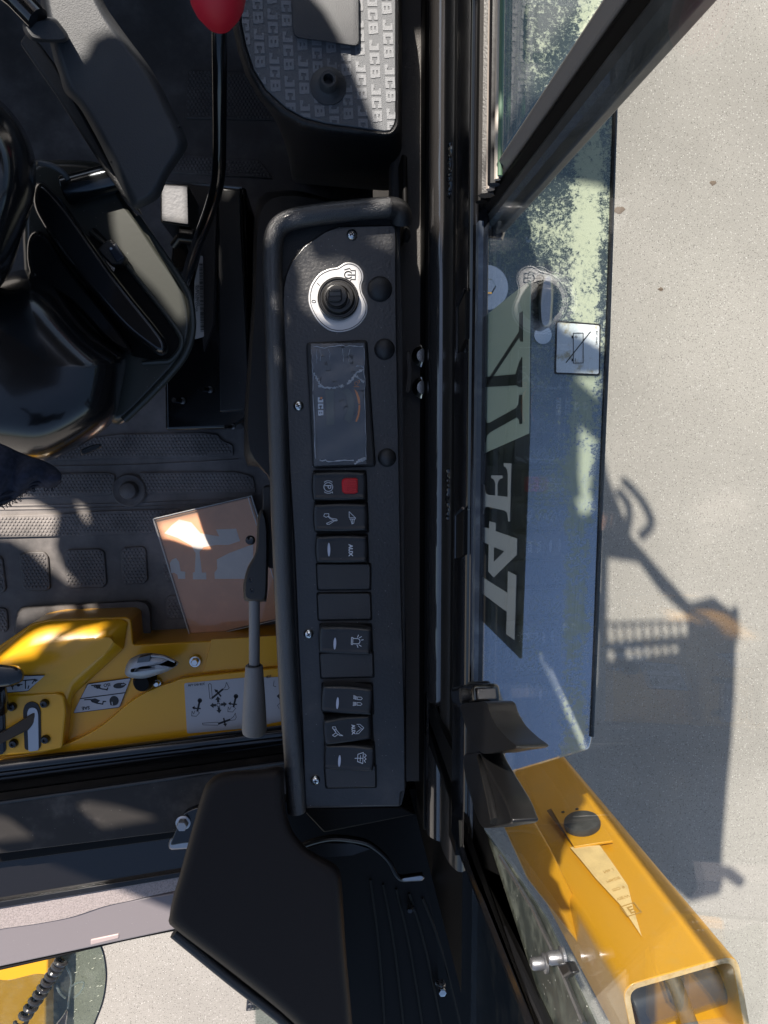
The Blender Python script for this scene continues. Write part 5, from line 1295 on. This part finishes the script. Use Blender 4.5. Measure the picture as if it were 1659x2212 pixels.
for k in range(26):
    x, y = random.uniform(900,1330), random.uniform(600,1450); p = W(*G('e',(x,y))[0], -.4925); q = W(*G('e',(x+random.uniform(8,40),y-random.uniform(4,26)))[0], -.4925)
    add_tube(bm, [p, q], .00045, n=4)
tag(obj('scratch_marks', bm, M['film_scratch'] if 'film_scratch' in M else mat('pale_scratch',(.30,.31,.25),.5), t), kind='stuff')
t = thing('drain_grate', 'small dark metal grate lying on the sunlit concrete, bottom centre', 'grate', W(552,2170,-1.4))
bm = bmesh.new()
for k in range(6): add_tube(bm, [W(536+k*8,2156-k*1,-1.39), W(534+k*8,2182-k*1,-1.39)], .004, n=6)
for k in range(3): add_tube(bm, [W(534,2158+k*11,-1.39), W(580,2152+k*11,-1.39)], .004, n=6)
tag(obj('grate_bars', bm, M['grate'], t), kind='stuff')
# scraps on the concrete
for (u, v, r), lab_ in zip(((1338,452,14),(1428,624,8),(1541,395,9)), ('brown dry scrap on the concrete beside the side cover edge','small dark brown clot on bare sunlit concrete','dark smear of debris on concrete at far right')):
    pts = [(u+r*random.uniform(.4,1.1)*math.cos(a), v+r*random.uniform(.3,.9)*math.sin(a)) for a in [k*.63 for k in range(10)]]
    tag(obj('dry_scrap', pillow(pts, -1.4, [(0,.0003),(.5,.0005),(2,.0007)], n=26), M['stain'], None, origin=W(u,v,-1.4)), lab_, 'scrap', 'scraps on the concrete')
#@@ROOF
# ---------------- unseen roof panel added to shape the sun; openings traced from the lit patches
RZ = 0.85
def RM(p): return Vector((p.x-LX*(RZ-p.z), p.y-LY*(RZ-p.z)))
def rp(pts, z): return [RM(W(p[0], p[1], z)) for p in pts]
gz_ = -1.4
right = rp(G('a4',(925,-30),(960,60),(1030,240),(1160,390),(1300,545),(1410,515),(1480,575),(1522,558),(1530,690),(1512,735),(1505,980),(1490,1200),(1470,1400),(1450,1659))+G('a8',(1430,1000),(1480,1010),(1550,1070),(1520,1110),(1440,1060),(1420,1140),(1270,1180)), gz_)
sh = Vector((.16,-.34))
shade_out = [Vector((-1.9,2.42))+sh, Vector((-.30,2.42))+sh]+right+[Vector(p)+sh for p in ((-.10,.95),(-.25,.93),(-.31,.72),(-.36,.35),(-.65,.20),(-.78,.50),(-.88,.70),(-1.08,.80),(-1.2,.90),(-1.9,.95))]
holes = [
 rp([(635,-80),(642,0),(682,43),(722,87),(752,140),(779,197),(812,277),(835,335),(878,335),(880,-80)], 0),
 rp([(572,474),(600,462),(640,452),(648,470),(612,500),(592,540),(578,545)], .01),
 rp([(800,440),(872,418),(880,475),(815,466)], .01),
 rp(G('c5',(560,130),(640,70),(668,190),(735,255),(890,232),(960,258),(1080,330),(1090,520),(1110,640),(1050,740),(960,720),(850,790),(720,760),(620,690),(560,590),(578,400),(545,300)), 0),
 rp(G('c5',(1060,110),(1150,60),(1320,-10),(1335,210),(1200,160)), 0),
 rp(G('c5',(415,670),(480,690),(480,790),(430,830)), 0), rp(G('c5',(445,1090),(492,1100),(490,1240),(450,1230)), 0),
 rp([(868,470),(930,470),(930,615),(905,600),(868,520)], -.06), rp([(890,70),(930,60),(930,330),(890,300)], -.06),
 rp([(488,404),(514,407),(500,430),(480,452)], -.32),
 rp([(346,396),(407,400),(410,490),(347,480)], -.257),
 rp([(95,-60),(205,-60),(330,150),(315,135),(285,112),(250,108),(222,122),(205,160),(160,180),(130,150)], .045),
 rp([(245,440),(290,455),(345,540),(400,620),(414,700),(398,715),(350,650),(300,600),(262,555),(250,500)], -.03),
 rp(G('a1',(-60,235),(180,238),(380,350),(372,420),(358,480),(345,560),(400,690),(520,822),(440,800),(330,720),(200,600),(50,510),(-60,500)), -.465),
 rp(G('a1',(1405,215),(1659,50),(1659,220)), -.465), rp(G('a1',(455,190),(620,250),(590,420),(540,430)), -.465)[:0] or rp(G('a1',(470,250),(540,290),(590,400),(560,410)), -.465),
 rp(G('a1',(330,920),(460,930),(520,1020),(360,1030)), -.455), rp(G('a1',(125,950),(330,940),(330,1010),(130,1090)), -.455), rp(G('a1',(560,915),(600,915),(650,1005),(590,1000)), -.455),
 rp(G('a1',(-60,1330),(0,1270),(110,1150),(240,1060),(470,1032),(380,1110),(240,1290),(60,1320)), -.375),
 rp(G('a1',(245,1285),(500,1075),(640,1030),(700,1045),(560,1130),(400,1200)), -.375), rp(G('a1',(560,1135),(735,1150),(740,1205),(600,1215)), -.395),
 rp(G('a1',(1010,390),(1640,235),(1645,420),(1560,560),(1640,640),(1640,765),(1390,770),(1380,640),(1290,590),(1335,768),(1120,770),(1080,560)), -.44),
 rp(G('a5',(450,985),(520,955),(700,985),(975,1062),(610,1125),(540,1060)), -.354), rp(G('a5',(-60,1020),(60,1060),(220,1180),(-60,1210)), -.354),
 rp(G('a6',(-90,610),(100,612),(330,690),(640,615),(745,640),(640,765),(200,890)), -.434),
 rp(G('a5',(-60,695),(185,690),(190,735),(-60,770)), -.37),
 rp([(1000,-120),(1090,-120),(1085,360),(1040,420),(1000,300)], .17), rp([(918,-120),(974,-120),(968,540),(920,420)], .01),
 rp([(1080,505),(1115,520),(1130,560),(1075,560)], .14),
[RM(p) for p in (W(1005,425,.15), W(1048,455,.15), Vector((W(1060,450,.15).x, W(1060,470,.15).y-.01, .80)), Vector((W(1005,425,.15).x-.01, W(1020,425,.15).y+.03, .80)))],
 rp([(1140,-200),(1350,-200),(1342,240),(1225,215),(1140,215)], PZ),
 rp(G('c3',(440,1080),(540,930),(600,890),(830,930),(910,1010),(890,1659),(590,1640),(440,1340)), PZ),
 rp(G('c6',(1110,395),(1470,395),(1440,640),(1300,560),(1180,520)), PZ),
 rp(G('c6',(1225,785),(1425,775),(1400,945),(1310,870)), PZ), rp(G('c6',(950,805),(1060,880),(1135,965),(1115,1310),(1000,1180),(945,1080)), PZ),
 rp(G('c6',(1270,1105),(1400,1220),(1345,1480),(1330,1659),(1290,1659),(1265,1400)), PZ), rp(G('a4',(770,60),(850,50),(860,120),(800,150)), PZ),
 rp(G('a4',(920,335),(1060,355),(1160,490),(1270,590),(1290,622),(915,636)), gz_),
]
for k in range(9):
    x = 922+k*42; holes.append(rp(G('a4',(x-2,648-k*2),(x+26,646-k*2),(x+28,724-k*4),(x+0,728-k*4)), gz_))
    if k not in (1,8): holes.append(rp(G('a4',(x-2,765-k*3),(x+26,762-k*3),(x+26,806-k*5),(x+0,812-k*5)), gz_))
def pin(p, P):
    c = False
    for i in range(len(P)):
        a, b = P[i-1], P[i]
        if (a.y > p.y) != (b.y > p.y) and p.x < (b.x-a.x)*(p.y-a.y)/(b.y-a.y)+a.x: c = not c
    return c
vs, es = [], []
for L_ in [shade_out]+holes:
    n0 = len(vs); vs += L_; es += [(n0+i, n0+(i+1) % len(L_)) for i in range(len(L_))]
ov, oe, of = mg.delaunay_2d_cdt(vs, es, [], 0, 1e-5)[:3]
bm = bmesh.new(); bv = [bm.verts.new((p.x, p.y, RZ)) for p in ov]
for f in of:
    c = sum((ov[i] for i in f), Vector((0,0)))/len(f)
    if pin(c, shade_out) and not any(pin(c, h) for h in holes): bm.faces.new([bv[i] for i in f])
bmesh.ops.delete(bm, geom=[v for v in bm.verts if not v.link_faces], context='VERTS')
t = thing('shade_roof', 'unseen dark roof panel added overhead, openings shaped for the sun patches', 'roof', (-.8,1.4,RZ))
o = obj('shade_sheet', bm, M['shade_dark'], t, smooth=False)
md = o.modifiers.new('thick', 'SOLIDIFY'); md.thickness = .006
t = thing('roof_cable', 'looped black cable hanging from the roof edge above the frame', 'cable', (.0,1.9,RZ))
for pts in (((985,-40),(1060,40),(1105,120),(1110,170),(1060,222)), ((960,10),(1000,60),(1012,120),(1000,190))):
    P = [RM(W(p[0],p[1],gz_)) for p in G('a4',*pts)]
    obj('cable', tube(spline([(p.x,p.y,RZ+.01) for p in P],6), .012, n=8), M['gloss'], t)
